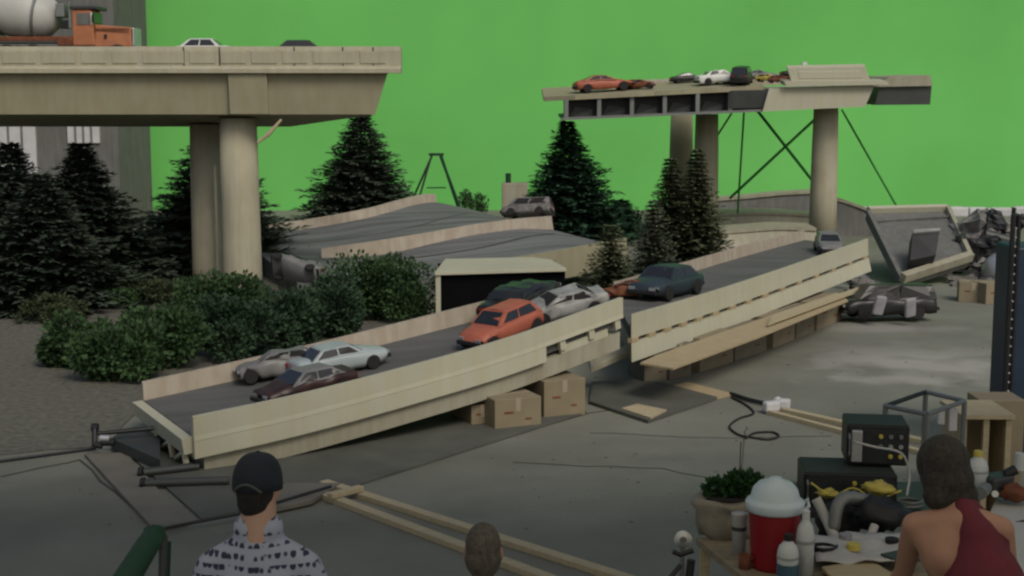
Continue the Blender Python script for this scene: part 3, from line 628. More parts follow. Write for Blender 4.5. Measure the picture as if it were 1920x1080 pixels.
# overturned grey car under the overpass and small white car in the bushes
make_car('grey car tipped on its side beside the overpass column, underside dark', 'hatch', 'greycar', G(545, 560) + Vector((0, .1, .36)), R(150), (R(70), R(-12)), crush=.3, seed=21, scale=.95, mats=dict(glass='blacksoft'))
make_car('pale car half buried in the bushes below the overpass column', 'hatch', 'whitecar', G(545, 622) + Vector((0, 0, .12)), R(195), (R(3), R(-8)), crush=.12, seed=22, scale=.95)
# overturned van on the crest
p = G(985, 408, .62); make_car('grey van with an open dark side, tipped over on the crest of the collapsed freeway', 'van', 'dirty', P(988, 408, 27.3) , R(165), (R(22), R(4)), cat='van', crush=.25, seed=23, scale=.85, mats=dict(glass='blacksoft'))
blk = thing('utility_cabinet', 'cream block with a small green knob behind the tipped van', 'cabinet', G(965, 432))
a = P(965, 360, 29.5); MB().box((a.x, 29.5, a.z / 2 + .1), (.55, .4, a.z + .2)).build('cabinet_body', 'creamdk', blk, bevel=.02)
b = P(953, 325, 29.5); MB().cyl((b.x, 29.45, a.z + .19), (b.x, 29.45, a.z + .4), .06).build('knob', 'dkgreen', blk)
# stepladder
ld = thing('stepladder', 'dark green stepladder standing in front of the green screen', 'ladder', (P(820, 380, 31).x, 31, 0))
apex = P(818, 292, 31.0); ft = [P(782, 380, 31.4), P(790, 380, 30.6), P(848, 380, 31.4), P(850, 380, 30.6)]
for i, q in enumerate(ft):
    q = Vector((q.x + (q.x - apex.x) * 1.0, q.y, 0)); t_ = apex + Vector((-.1 if i < 2 else .1, .12 if i % 2 == 0 else -.12, 0))
    MB().cyl(t_, q, .035 if i > 1 else .025, n=6).build('rail', 'dkgreen' if i > 1 else 'steeldk', ld)
mb = MB()
for k in range(1, 7):
    t_ = k / 7; a = (apex + Vector((.1, -.12, 0))).lerp(Vector((ft[3].x * 2 - apex.x, ft[3].y, 0)), t_); b = (apex + Vector((.1, .12, 0))).lerp(Vector((ft[2].x * 2 - apex.x, ft[2].y, 0)), t_); mb.cyl(a, b, .03, n=6)
mb.build('step', 'dkgreen', ld); MB().box(apex + Vector((0, 0, .03)), (.32, .3, .05)).build('top_cap', 'dkgreen', ld)
a_ = P(797, 352, 31); mb = MB(); mb.cyl(P(800, 352, 31), P(836, 352, 31), .015, n=6); mb.build('spreader', 'dkgreen', ld)
# ------------------------------------------------------------------ RIGHT BROKEN BRIDGE
rb = thing('broken_overpass', 'high broken bridge at right with open dark cells along its side', 'overpass', (5.6, 29.5, 0))
YB = 28.4; DW = 2.3
# cell strip: near bottom flange line and top line in pixels
def bl(px_, top):        # z of the soffit / cell top at this pixel column
    return P(px_, (221 - (px_ - 1060) * 17 / 385) if not top else (190 - (px_ - 1060) * 20 / 385), YB).z
x0, x1, x2, x3 = P(1058, 200, YB).x, P(1430, 200, YB).x, P(1645, 200, YB).x, P(1632, 200, YB).x
zA0, zA1 = bl(1060, 0), bl(1430, 0); zT0, zT1 = bl(1060, 1), bl(1430, 1)
UP = .07     # deck rises a little away from the camera
def bs(x0_, x1_, z00, z01, z10, z11, y0, y1, m, nm, par=rb, up=UP, bev=0):
    return MB().hexa([(x0_, y0, z00), (x1_, y0, z10), (x1_, y1, z10 + up), (x0_, y1, z00 + up)], [(x0_, y0, z01), (x1_, y0, z11), (x1_, y1, z11 + up), (x0_, y1, z01 + up)]).build(nm, m, par, bevel=bev)
bs(x0 - .05, x1, zA0 - .05, zA0, zA1 - .05, zA1, YB - .04, YB + DW, 'steel', 'bottom_flange')
zs0, zs1 = zT0 + .02, zT1 + .02
xs_ = P(1020, 190, YB).x
mb = MB()
nseg = 14; rr1 = random.Random(3); top = []; 
for i in range(nseg + 1):
    t_ = i / nseg; x = xs_ + (x1 - xs_) * t_; yy = YB - .05 + (.35 * (1 - t_ * 8) if t_ < .125 else 0) + rr1.uniform(-.04, .04)
    z = zs0 + (zs1 - zs0) * (x - x0) / (x1 - x0); top.append([Vector((x, yy, z)), Vector((x, yy, z + .09)), Vector((x, YB + DW, z + .09 + .2)), Vector((x, YB + DW, z + .2))])
mb.loft(top).build('deck', 'concdk', rb)
mb = MB()
for i in range(7):
    pxx = 1062 + i * 61.5; x = P(pxx, 200, YB).x; t_ = (x - x0) / (x1 - x0); zl = zA0 + (zA1 - zA0) * t_; zh = zT0 + (zT1 - zT0) * t_ + .04
    if x < x1 + .1: MB().hexa([(x - .04, YB - .01, zl), (x + .04, YB - .01, zl), (x + .04, YB + .5, zl), (x - .04, YB + .5, zl)], [(x - .04, YB - .01, zh), (x + .04, YB - .01, zh), (x + .04, YB + .5, zh), (x - .04, YB + .5, zh)]).build('cell_rib', 'steel', rb)
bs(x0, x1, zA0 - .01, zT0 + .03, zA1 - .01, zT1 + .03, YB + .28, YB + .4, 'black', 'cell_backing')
mb = MB()
for i in range(5):
    xa = P(1070 + i * 61.5, 200, YB).x; xb = P(1112 + i * 61.5, 200, YB).x; t_ = (xa - x0) / (x1 - x0); zl = zA0 + (zA1 - zA0) * t_; MB().add([(xa, YB + .26, zl), (xb, YB + .26, zl + .02), (xb, YB + .27, zl + .17), (xa + .1, YB + .2, zl + .22)], [(0, 1, 2, 3)]).build('cell_bracing', 'steeldk', rb)
# grey panel at 1365-1440
xa = P(1368, 190, YB).x; xb = P(1440, 190, YB).x; zl = P(1400, 204, YB).z; zh = P(1400, 170, YB).z
MB().hexa([(xa, YB - .03, zl), (xb - .1, YB - .03, zl + .02), (xb - .1, YB + .2, zl + .02), (xa, YB + .2, zl)], [(xa, YB - .06, zh), (xb, YB - .06, zh + .02), (xb, YB + .2, zh + .02), (xa, YB + .2, zh)]).build('grey_panel', 'steeldk', rb)
# cream solid part
ys = YB - .12
def q4(pl, y0, y1): # pl: four (px,py) of the near face, bottom-left, bottom-right, top-right, top-left
    n4 = [P(a, b, y0) for a, b in pl]; f4 = [v + Vector((0, y1 - y0, .05)) for v in n4]
    return MB().add(n4 + f4, [(0, 1, 2, 3), (7, 6, 5, 4), (0, 4, 5, 1), (1, 5, 6, 2), (2, 6, 7, 3), (3, 7, 4, 0)])
q4([(1430, 209), (1622, 200), (1640, 160), (1442, 166)], ys, YB + DW).build('girder', 'cream', rb)
q4([(1474, 161), (1668, 159), (1662, 152), (1470, 152)], ys - .14, YB + .3).build('fascia_ledge', 'cream', rb)
q4([(1484, 154), (1632, 152), (1622, 124), (1476, 127)], ys - .04, ys + .08).build('parapet', 'cream', rb, bevel=.01)
q4([(1498, 147), (1618, 146), (1612, 133), (1498, 135)], ys - .05, ys).build('parapet_panel', 'cream', rb)
q4([(1640, 197), (1744, 196), (1747, 160), (1650, 162)], YB + .5, YB + DW).build('dark_end', 'steeldk', rb)
q4([(1646, 163), (1748, 161), (1745, 141), (1668, 144)], YB + .42, YB + DW + .1).build('end_slab', 'creamdk', rb)
q4([(1030, 183), (1250, 168), (1250, 152), (1095, 158)], YB + DW - .1, YB + DW + .05).build('parapet', 'pink', rb)
q4([(1250, 168), (1480, 158), (1480, 142), (1250, 152)], YB + DW - .1, YB + DW + .05).build('parapet', 'pink', rb)
for pxc, yc, r in ((1546, 29.2, .275), (1277, 31.8, .27), (1324, 30.6, .27)):
    c = P(pxc, 300, yc); ztp = P(pxc, 203 if pxc > 1500 else 214, yc).z
    MB().lathe([(r * 1.04, 0), (r * 1.02, 1), (r * .98, 2), (r * .92, ztp)], (c.x, yc, 0), 28).build('column', 'conc' if pxc > 1300 else 'concdk', rb, smooth=True)
for i, (a, b, yy) in enumerate((((1418, 205), (1540, 360), 30.4), ((1548, 205), (1368, 372), 30.6), ((1395, 210), (1383, 400), 30.8), ((1372, 212), (1335, 270), 30.8), ((1578, 205), (1700, 420), 30.4))):
    MB().cyl(P(*a, yy), P(*b, yy), .032 if i < 2 else .022, n=8).build('brace', 'greentube', rb, smooth=True)
# vehicles on the broken bridge
def deckz(px_): x = P(px_, 190, YB).x; return zs0 + (zs1 - zs0) * (x - x0) / (x1 - x0) + .09
for args in (
    ('orange sports car at the left end of the high broken bridge', 'sport', 'orange', 1132, .5, R(8), .25, 31, 1.12),
    ('small orange and white wreck touching the sports car on the high broken bridge', 'hatch', 'rust', 1200, .6, R(-20), .4, 32, .62),
    ('low dark car far back on the high broken bridge', 'sport', 'dkcar', 1290, 1.7, R(5), .1, 33, .7),
    ('white car in the middle of the high broken bridge', 'sedan', 'whitecar', 1348, .8, R(12), .3, 34, .9),
    ('black van seen end-on in the middle of the high broken bridge', 'van', 'dkcar', 1390, .5, R(75), .2, 35, .82),
    ('crumpled dark wreck between white car and black van on the high broken bridge', 'hatch', 'brown', 1368, 1.0, R(30), .5, 51, .7),
    ('grey wreck right of the black van on the high broken bridge', 'sedan', 'greycar', 1420, 1.3, R(15), .45, 52, .7),
    ('small rusty wreck at the left foot of the bridge parapet', 'hatch', 'rust', 1462, .4, R(-15), .5, 53, .5),
    ('yellow wreck beside the parapet of the high broken bridge', 'hatch', 'yellow', 1440, .9, R(-30), .5, 36, .5)):
    lb, sty, pt, px_, dy, yw, cr, sd_, sc_ = args
    make_car(lb, sty, pt, (P(px_, 170, YB + dy).x, YB + dy, deckz(px_) + .085 * dy + .01), yw, (0, R(-4)), crush=cr, seed=sd_, scale=sc_, cat='van' if sty == 'van' else 'car')
make_car('dark car behind the parapet of the high broken bridge, left one', 'sedan', 'dkcar', (P(1500, 130, YB + .6).x, YB + .6, P(1500, 149, YB + .6).z), R(4), crush=.1, seed=37, scale=.72)
make_car('dark car behind the parapet of the high broken bridge, right one', 'sedan', 'teal', (P(1570, 130, YB + .6).x, YB + .6, P(1570, 146, YB + .6).z), R(2), crush=.1, seed=38, scale=.72)
MB().box(P(1508, 122, YB + .3), (.1, .1, .12)).build('white_bag', 'whitecar'); tag(bpy.data.objects['white_bag'], 'small white bag on top of the bridge parapet', 'bag')
# ------------------------------------------------------------------ CURVED FALLEN SLABS AT THE FOOT OF THE SCREEN
def curved(label, pts, y0, hgt, depth, m, lip):
    o = thing('fallen_parapet', label, 'fallen road slab', P(*pts[len(pts) // 2], y0).xy.to_3d()); ps = catmull([P(a, b, y0 + dy) for (a, b), dy in zip(pts, [.0, .25, .3, .25, .0, -.2][:len(pts)])], 16)
    MB().loft([[p, p + Vector((0, .1, 0)), p + Vector((0, .15, -hgt)), p + Vector((0, -.05 - depth * .2, -hgt))] for p in ps]).build('slab', m, o)
    MB().loft([[p + Vector((0, -.06, .03)), p + Vector((0, depth, .05)), p + Vector((0, depth, -.01)), p + Vector((0, -.06, -.03))] for p in ps]).build('lip', lip, o); return o
curved('low curved grey slab wall farthest back under the high broken bridge', [(1338, 375), (1400, 370), (1460, 364), (1530, 360)], 34.2, .5, .5, 'grey', 'creamdk')
curved('curved cream slab in the middle under the high broken bridge', [(1330, 404), (1400, 400), (1470, 401), (1530, 405)], 31.5, .28, .9, 'creamdk', 'creamdk')
curved('lowest curved slab just behind the rear ramp far end', [(1335, 437), (1400, 432), (1460, 428), (1530, 430)], 27.5, .35, .9, 'creamdk', 'creamdk')
curved('sloping pale slab wall right of the big bridge column', [(1560, 372), (1590, 380), (1620, 391), (1645, 402)], 31.0, .8, .3, 'grey', 'creamdk')
# ------------------------------------------------------------------ BIG TILTED SEGMENT, RIGHT
ts = thing('tilted_bridge_segment', 'big grey slab segment of bridge tipped on its edge at the right', 'bridge segment', G(1700, 540))
A = P(1626, 398, 24.6); B = P(1775, 394, 25.2); C_ = P(1818, 487, 23.0); D = P(1690, 528, 22.3)
n_ = (B - A).cross(D - A).normalized()
if n_.y > 0: n_ = -n_
def plate(q, t, nm, m, par, b=0): return MB().add([*q, *[v - n_ * t for v in q]], [(0, 1, 2, 3), (7, 6, 5, 4), (0, 4, 5, 1), (1, 5, 6, 2), (2, 6, 7, 3), (3, 7, 4, 0)]).build(nm, m, par, bevel=b)
plate([A, B, C_, D], .14, 'slab', 'grey', ts)
def edge(a, b, w1, nm, m='grey', h1=.07): d_ = (b - a).normalized(); s_ = d_.cross(n_) * w1; return MB().add([a - s_, b - s_, b + s_, a + s_, a - s_ + n_ * h1, b - s_ + n_ * h1, b + s_ + n_ * h1, a + s_ + n_ * h1], [(3, 2, 1, 0), (4, 5, 6, 7), (0, 1, 5, 4), (1, 2, 6, 5), (2, 3, 7, 6), (3, 0, 4, 7)]).build(nm, m, ts)
edge(A, B, .05, 'top_flange', 'cream', .10); edge(D, C_, .06, 'bottom_flange', 'creamdk', .14); edge(A.lerp(D, .02), D, .04, 'side_flange'); edge(B, C_, .04, 'side_flange', 'creamdk', .1)
edge(A.lerp(D, .18), B.lerp(C_, .18), .02, 'stiffener', 'grey', .06)
pb = [P(1705, 455, 22.9), P(1755, 452, 22.9), P(1748, 498, 22.6), P(1700, 508, 22.5)]
plate([v + n_ * .2 for v in pb], .2, 'black_hatch', 'black', ts); plate([v + n_ * .25 for v in (pb[0], pb[1], pb[1].lerp(pb[2], .12), pb[0].lerp(pb[3], .12))], .04, 'hatch_trim', 'steel', ts)
# black wreck on the floor
make_car('black wrecked truck with pale grey seats, crushed on the floor below the tilted segment', 'van', 'dkcar', G(1668, 606) + Vector((0, .25, .03)), R(186), (R(4), 0), cat='van', crush=.3, seed=41, scale=1.1, mats=dict(glass='dkcar'), name='wrecked_van')
for i, (a, b) in enumerate((((1646, 552), (1650, 592)), ((1712, 558), (1708, 596)))):
    p0_ = P(*a, 18.4); p1_ = P(*b, 18.35); o = MB().box((p1_.x, 18.4, max(.14, p1_.z + .13)), (.16, .06, .27), Euler((.2, .15 * (1 - 2 * i), .3)).to_matrix()).build('loose_seat', 'seatgrey', bevel=.025)
    tag(o, ('pale grey car seat at the left in front of the black wreck', 'pale grey car seat at the right in front of the black wreck')[i], 'car seat', 'loose car seats')
# machine and silver dome at far right
mc = thing('crushed_engine', 'heap of crushed dark grey machinery beside the tilted segment, near the right edge', 'machinery', G(1840, 495))
def lump(c, r, seed, amp=.25, n=10, sq=(1, 1, 1)):
    mb = MB(); rg = []
    for i in range(n + 1):
        ph = math.pi * i / n; rg.append([Vector((math.cos(t) * math.sin(ph) * sq[0], math.sin(t) * math.sin(ph) * sq[1], math.cos(ph) * sq[2])) for t in [2 * math.pi * k / 14 for k in range(14)]])
    for r_i in rg:
        for k in range(len(r_i)): v = r_i[k]; r_i[k] = Vector(c) + v * r * (1 + amp * noise.noise(v * 1.8 + Vector((seed, 0, 0))) + amp * .7 * noise.noise(v * 4.5 + Vector((0, seed, 0))))
    return mb.loft(rg, caps=False)
lump(P(1832, 443, 24), .42, 3, .5, sq=(1.1, 1, 1)).build('engine_block', 'dirty', mc)
lump(P(1860, 418, 23.8), .2, 7, .5, sq=(1, 1, 1)).build('air_filter', 'black', mc)
lump(P(1858, 455, 23.6), .2, 9, .6, sq=(1.3, 1, .8)).build('gearbox', 'black', mc)
MB().cyl(P(1800, 440, 23.7), P(1806, 458, 23.7), .09).cyl(P(1845, 440, 23.6), P(1890, 452, 23.6), .1).build('pipe_stub', 'steeldk', mc)
lump(P(1880, 432, 24.2), .2, 12, .3).build('housing', 'dirty', mc)
ds = thing('silver_tank', 'shiny silver rounded tank on the floor near the right edge, behind the boxes', 'tank', G(1875, 520))
MB().lathe([(.34, 0), (.35, .22), (.3, .36), (.18, .46), (.02, .5)], G(1880, 528), 24).build('shell', 'silver', ds, smooth=True); MB().lathe([(.365, 0), (.365, .05), (.34, .05)], G(1880, 528), 24).build('rim', 'steel', ds)
cbox('tan cardboard box with a dark hole on the floor near the right edge', 1797, 566, .42, .4, .30, R(-14), group='cardboard boxes near the right edge')
cbox('tan cardboard box beside the one with the dark hole, nearer the blue tower', 1848, 571, .40, .4, .31, R(14), group='cardboard boxes near the right edge')
mb = MB(); rr2 = random.Random(11)
for i in range(60):
    q = G(rr2.uniform(1590, 1625), rr2.uniform(515, 560), rr2.uniform(.03, .25)) if i < 20 else G(rr2.uniform(1770, 1890), rr2.uniform(480, 530), .06)
    mb.box(q, (rr2.uniform(.08, .3), rr2.uniform(.06, .2), rr2.uniform(.03, .12)), Euler((rr2.uniform(-.5, .5), rr2.uniform(-.5, .5), rr2.uniform(0, 3))).to_matrix())
tag(mb.build('rubble', 'dirty'), 'broken rubble and scraps heaped around the black wreck and far end of the ramp', 'rubble', kind='stuff')
# ------------------------------------------------------------------ TREES
def conifer(seed, h, r, dens=1.0, up=.0, blade=.26, lean=0, shape=.85, open_=.12, wdt=.36):
    rn = random.Random(seed); mb = MB(); nl = int(h * 15)
    for li in range(nl):
        t = li / nl; z = h * (.04 + .95 * t); rad = r * ((1 - t) ** shape) * (1 + .12 * math.sin(li * 2.1 + seed)) + .03
        nb = max(6, int((9 + 17 * (1 - t)) * dens)); a0 = rn.random() * 6
        for b in range(nb):
            az = a0 + 2 * math.pi * b / nb + rn.uniform(-.25, .25); ln = rad * rn.uniform(.72, 1.14) * (1.18 if rn.random() < open_ else 1)
            d = Vector((math.cos(az), math.sin(az), 0)); dz = rn.uniform(-.10, .12) + up; ns = max(3, int(ln / .085)); side = Vector((-d.y, d.x, 0))
            for k in range(ns):
                u = (k + .6) / ns
                if u < .22 and ln > .4: continue
                p = Vector((lean * t, 0, z)) + d * ln * u + Vector((0, 0, ln * (dz * u - .26 * u * (1 - .6 * u))))
                for q in range(5):
                    s_ = rn.choice((-1, 1)); bl_ = blade * rn.uniform(.7, 1.25) * (1.15 - .5 * u) * (1.1 - .5 * t); dr_ = (d * rn.uniform(.5, 1.1) + side * s_ * rn.uniform(.1, .9) + Vector((0, 0, rn.uniform(-.3, .35)))).normalized()
                    wv = dr_.cross(Vector((rn.uniform(-.3, .3), rn.uniform(-.3, .3), 1))).normalized() * bl_ * wdt; tip = p + dr_ * bl_
                    n0 = len(mb.v); mid = p.lerp(tip, .5); mb.v += [p, mid + wv * .6, tip, mid - wv * .6]; mb.f.append((n0, n0 + 1, n0 + 2, n0 + 3))
    return mb
def tree(label, px_, Y, top_y, rpx, m, seed, group=None, name='pine_tree', **k):
    top = P(px_, top_y, Y); h = top.z; r = rpx * Y / FPX; o = thing(name, label, 'tree', (top.x, Y, 0), 0, group)
    cr = conifer(seed, h, r, **k).build('crown', m, o, world=False, fix=False)
    MB().lathe([(.09, 0), (.06, h * .4), (.015, h * .92)], (0, 0, 0), 8).build('trunk', 'trunk', o, world=False); return o
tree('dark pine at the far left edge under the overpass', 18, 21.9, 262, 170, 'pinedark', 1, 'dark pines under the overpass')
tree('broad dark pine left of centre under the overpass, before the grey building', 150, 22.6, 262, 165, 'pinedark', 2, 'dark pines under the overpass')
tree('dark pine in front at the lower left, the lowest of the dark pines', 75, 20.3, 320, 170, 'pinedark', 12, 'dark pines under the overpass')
tree('dark pine standing directly behind the two overpass columns', 395, 25.2, 222, 165, 'pine', 3)
tree('wide dark pine between overpass columns and stepladder', 676, 29.4, 196, 130, 'pine', 4)
tree('dark green pine with a lopsided crown right of centre before the green screen', 1072, 29.6, 222, 118, 'pinegreen', 5, lean=-.1)
tree('tall olive conifer right of centre, the left of two joined tops', 1258, 23.5, 290, 68, 'olive', 6, shape=.8, blade=.17)
tree('tall olive conifer right of centre, the right of two joined tops', 1308, 23.2, 274, 72, 'olive', 7, shape=.8, blade=.17)
tree('small grey-green conifer beside the tall olive conifers', 1226, 20.6, 368, 62, 'sage', 8, shape=.7, blade=.12, wdt=.35)
tree('small round-topped olive conifer, leftmost of the group behind the ramps', 1146, 19.8, 414, 66, 'olive', 9, shape=.6, blade=.13, wdt=.35)
tree('low green conifer tip seen before the green screen right of the lopsided pine', 1165, 30.5, 372, 34, 'pinegreen', 10, shape=.6)
# ------------------------------------------------------------------ BUSHES
def bushmesh(seed, rx, ry, h, n, leaf=.055):
    rn = random.Random(seed); mb = MB(); lobes = []
    for i in range(9):
        a = rn.uniform(0, 6.28); q = rn.uniform(0, .75); lobes.append((Vector((math.cos(a) * q * rx, math.sin(a) * q * ry, h * rn.uniform(.25, .72))), rn.uniform(.28, .5)))
    for i in range(n):
        c, rr = rn.choice(lobes); v = Vector((rn.gauss(0, 1), rn.gauss(0, 1), rn.gauss(0, 1))).normalized(); k = rn.uniform(.55, 1.08)
        p = c + Vector((v.x * rx * rr, v.y * ry * rr, v.z * h * rr * .9)) * k
        if p.z < .01: continue
        d = (v + Vector((rn.uniform(-.8, .8), rn.uniform(-.8, .8), rn.uniform(-.4, .9)))).normalized(); wv = d.orthogonal().normalized(); wv.rotate(Matrix.Rotation(rn.uniform(0, 6.28), 3, d)); L_ = leaf * rn.uniform(.7, 1.5)
        n0 = len(mb.v); mb.v += [p, p + d * L_ * .5 + wv * L_ * .32, p + d * L_, p + d * L_ * .5 - wv * L_ * .32]; mb.f.append((n0, n0 + 1, n0 + 2, n0 + 3))
    return mb
def bush(label, px_, base_y, wpx, hpx, m, seed, n=5200, leaf=.055, group='bushes along the ramp'):
    c = G(px_, base_y); k = c.y / FPX; o = thing('bush', label, 'bush', c, 0, group)
    bushmesh(seed, wpx * k / 2 * 1.12, max(.4, wpx * k / 2 * .8), hpx * k * 1.05, n, leaf).build('foliage', m, o, world=False, fix=False)
    mb = MB(); rn = random.Random(seed)
    for i in range(5): mb.cyl((0, 0, 0), (rn.uniform(-.2, .2), rn.uniform(-.2, .2), hpx * k * .6), .015, .006, n=5)
    mb.build('stem', 'trunk', o, world=False); return o
for a in (
    ('green bush at the far left of the hedge, lowest down', 140, 690, 150, 88, 'bush', 101),
    ('green bush right of the leftmost hedge bush, before the ramp corner', 225, 716, 180, 112, 'bush', 102),
    ('green bush just above the low corner of the inner parapet', 315, 692, 180, 112, 'bush', 103),
    ('dark blue-green bush behind the brown wreck', 420, 674, 190, 112, 'bushmid', 104),
    ('lighter green bush rising at the foot of the overpass column', 415, 618, 160, 92, 'bush', 105),
    ('dark blue-green bush behind the pale blue car', 535, 656, 190, 108, 'bushmid', 106),
    ('dark blue-green bush between the pale buried car and the inner parapet', 630, 634, 180, 108, 'bushmid', 107),
    ('big rounded green bush left of the black-faced box girder', 690, 602, 215, 116, 'bush', 108, 7500),
    ('low green bush between column foot and hedge', 330, 650, 170, 80, 'bush', 109),
    ('bush at the column foot left of the pale buried car', 486, 596, 80, 56, 'bushmid', 110, 2600),
    ('bush tucked between big rounded bush and the box girder', 772, 590, 70, 60, 'bush', 111, 2500)):
    bush(*a)
bush('low pale olive shrub on the gravel below the dark pines', 100, 603, 110, 44, 'bushlight', 120, 2600, .05, 'low shrubs on the gravel')
bush('low pale olive shrub left of the overpass columns', 315, 573, 140, 46, 'bushlight', 121, 3000, .05, 'low shrubs on the gravel')
bush('low dark shrub under the pines at the left edge', 20, 585, 130, 40, 'bush', 122, 2200, .05, 'low shrubs on the gravel')
bush('low dark shrub between pines and the left shrubs', 215, 572, 120, 40, 'bush', 123, 2200, .05, 'low shrubs on the gravel')
for i, (px_, py_, w_) in enumerate(((1120, 412, 40), (1190, 415, 50), (875, 384, 34), (900, 388, 30))):
    bush(('small green tuft on the far edge of the collapsed freeway, left of the low conifer', 'small green tuft right of the low conifer tip', 'small green tuft right of the stepladder', 'small dark tuft left of the cream block')[i], px_, py_ + 18, w_, 40, 'bush', 130 + i, 900, .05, 'small tufts before the green screen')
# ------------------------------------------------------------------ RIGHT EDGE TOWER, STAND, CRATE
tw = thing('scaffold_tower', 'dark navy steel tower with a rung ladder at the right edge', 'tower', (P(1905, 700, 11.3).x, 11.3, 0))
zt_ = P(1900, 402, 11.3).z
for px_, yy, r in ((1886, 11.25, .022), (1897, 11.25, .018), (1886, 12.0, .02), (2050, 11.25, .03)):
    x = P(px_, 700, yy).x; MB().cyl((x, yy, 0), (x, yy, zt_), r, n=8).build('upright', 'black', tw)
mb = MB(); xa, xb = P(1886, 700, 11.25).x, P(1897, 700, 11.25).x
for i in range(26): MB().cyl((xa, 11.25, .1 + i * .075), (xb, 11.25, .1 + i * .075), .008, n=6).build('rung', 'silver', tw)
xa = P(1899, 700, 11.3).x; MB().box((xa + .45, 11.6, zt_ / 2 - .1), (.9, .5, zt_ - .35)).build('panel', 'navy', tw, bevel=.02)
lump(P(1912, 415, 11.3), .06, 5, .4).build('lamp_head', 'black', tw)
st = thing('metal_stand', 'open rectangular grey metal frame stand right of the far timbers', 'stand', G(1730, 1040))
c4 = [P(1660, 772, 9.0), P(1735, 784, 8.7), P(1812, 762, 9.0), P(1745, 750, 9.4)]; zs_ = 1.0
c4 = [Vector((q.x, q.y, zs_)) for q in (P(1660, 772, 9.0), P(1738, 786, 8.75), P(1808, 764, 9.15), P(1735, 750, 9.45))]
for i in range(4):
    MB().cyl(c4[i], c4[(i + 1) % 4], .016, n=8).build('rail', 'black' if i in (3,) else 'steel', st)
    MB().cyl(c4[i], Vector((c4[i].x, c4[i].y, 0)), .018, n=8).build('leg', 'steel', st)
MB().box(c4[2] - Vector((.08, .02, .12)), (.05, .03, .15)).box(c4[2] - Vector((.16, .02, .1)), (.04, .03, .1)).build('hanging_clip', 'white', st)
cr = thing('wooden_crate', 'tall open plywood crate by the navy tower', 'crate', (P(1845, 900, 9.7).x, 9.7, 0))
xa, xb = P(1806, 800, 9.5).x, P(1890, 800, 9.5).x; zc = P(1850, 782, 9.5).z
MB().box(((xa + xb) / 2, 9.95, zc / 2), (xb - xa, .03, zc)).build('back_panel', 'ply', cr)
for x in (xa, xb, (xa + xb) / 2): MB().box((x, 9.5, zc / 2), (.04, .04, zc)).build('post', 'lumber', cr)
for x in (xa, xb): MB().box((x, 9.74, zc / 2), (.02, .4, zc)).build('side_panel', 'ply', cr)
MB().box(((xa + xb) / 2, 9.7, zc + .01), (xb - xa + .06, .5, .03)).build('top_board', 'lumber', cr); MB().box(((xa + xb) / 2, 9.48, zc * .45), (xb - xa, .03, .05)).build('rail', 'lumber', cr)
c = P(1855, 742, 10.3)
tag(MB().box((c.x + .05, 10.3, c.z / 2), (.34, .3, c.z)).build('cardboard_box', 'card', bevel=.01), 'tall tan carton standing behind the plywood crate', 'box')
cn = thing('added_canopy', 'unseen flat cloth roof added to shade the foreground', 'added_canopy', (0, 2.5, 0))  # out of view, added only to darken the foreground
MB().add([(-7.5, -2.4, 4.5), (7.5, -2.4, 4.5), (7.5, 7.0, 4.5), (-7.5, 7.0, 4.5)], [(0, 1, 2, 3)]).build('shade_cloth', 'added_canopy', cn)
for sx in (-7.4, 7.4):
    for y in (-2.3, 6.9): MB().cyl((sx, y, 0), (sx, y, 4.48), .04, n=10).build('post', 'steel', cn)
# ------------------------------------------------------------------ FOREGROUND TABLES AND CLUTTER
TZ = .75
tb = thing('work_table', 'plain wooden work table with a pale leg, holding the red jug', 'table', (1.6, 6.9, 0))
ct = [G(1305, 1008, TZ), G(1412, 1096, TZ), G(1412, 1096, TZ) + Vector((1.6, -.35, 0)), G(1305, 1008, TZ) + Vector((1.85, .1, 0))]
MB().slab(ct, .04).build('tabletop', 'table', tb, bevel=.005)
for q in ct:
    cc = q.lerp((ct[0] + ct[2]) / 2, .05); MB().box((cc.x, cc.y, (TZ - .045) / 2), (.05, .05, TZ - .045)).build('leg', 'lumber', tb)
# jug
jp = G(1450, 1062, TZ); jg = thing('drink_jug', 'big red drink jug with a domed pale lid on the work table', 'jug', jp)
s_ = jp.y / FPX
MB().lathe([(43 * s_, 0), (44 * s_, .02), (50 * s_, .29), (50 * s_, .30)], (0, 0, 0), 32).build('jug_body', 'jug', jg, world=False, smooth=True)
MB().lathe([(53 * s_, .285), (55 * s_, .295), (57 * s_, .325), (55 * s_, .335), (49 * s_, .342), (47 * s_, .352), (43 * s_, .392), (33 * s_, .420), (14 * s_, .438), (12 * s_, .446), (.002, .448)], (0, 0, 0), 32).build('lid', 'juglid', jg, world=False, smooth=True)
MB().path([(56 * s_, .0, .32), (62 * s_, -.01, .34), (64 * s_, -.02, .31), (56 * s_, -.02, .29)], .01).build('handle', 'juglid', jg, world=False)
def bottle(label, px_, py_, w_, h_, capm, lab=None, nm='bottle'):
    q = G(px_, py_, TZ); o = thing(nm, label, 'bottle', q)
    MB().lathe([(w_ / 2, 0), (w_ / 2, h_ * .62), (w_ * .42, h_ * .74), (w_ * .2, h_ * .84), (w_ * .18, h_ * .88)], (0, 0, 0), 20).build('bottle_body', 'bottle', o, world=False, smooth=True)
    MB().lathe([(w_ * .22, h_ * .86), (w_ * .22, h_ * .98), (w_ * .1, h_)], (0, 0, 0), 14).build('cap', capm, o, world=False)
    if lab: MB().lathe([(w_ / 2 + .002, h_ * .15), (w_ / 2 + .002, h_ * .4)], (0, 0, 0), 20).build('label_band', lab, o, world=False)
    MB().lathe([(w_ / 2 + .0025, h_ * .50), (w_ / 2 + .0025, h_ * .55)], (0, 0, 0), 20).build('printed_line', 'labelgrey', o, world=False)
    return o
bottle('white bottle with dark cap and dark blue label before the red jug', 1476, 1092, .10, .24, 'black', 'label')
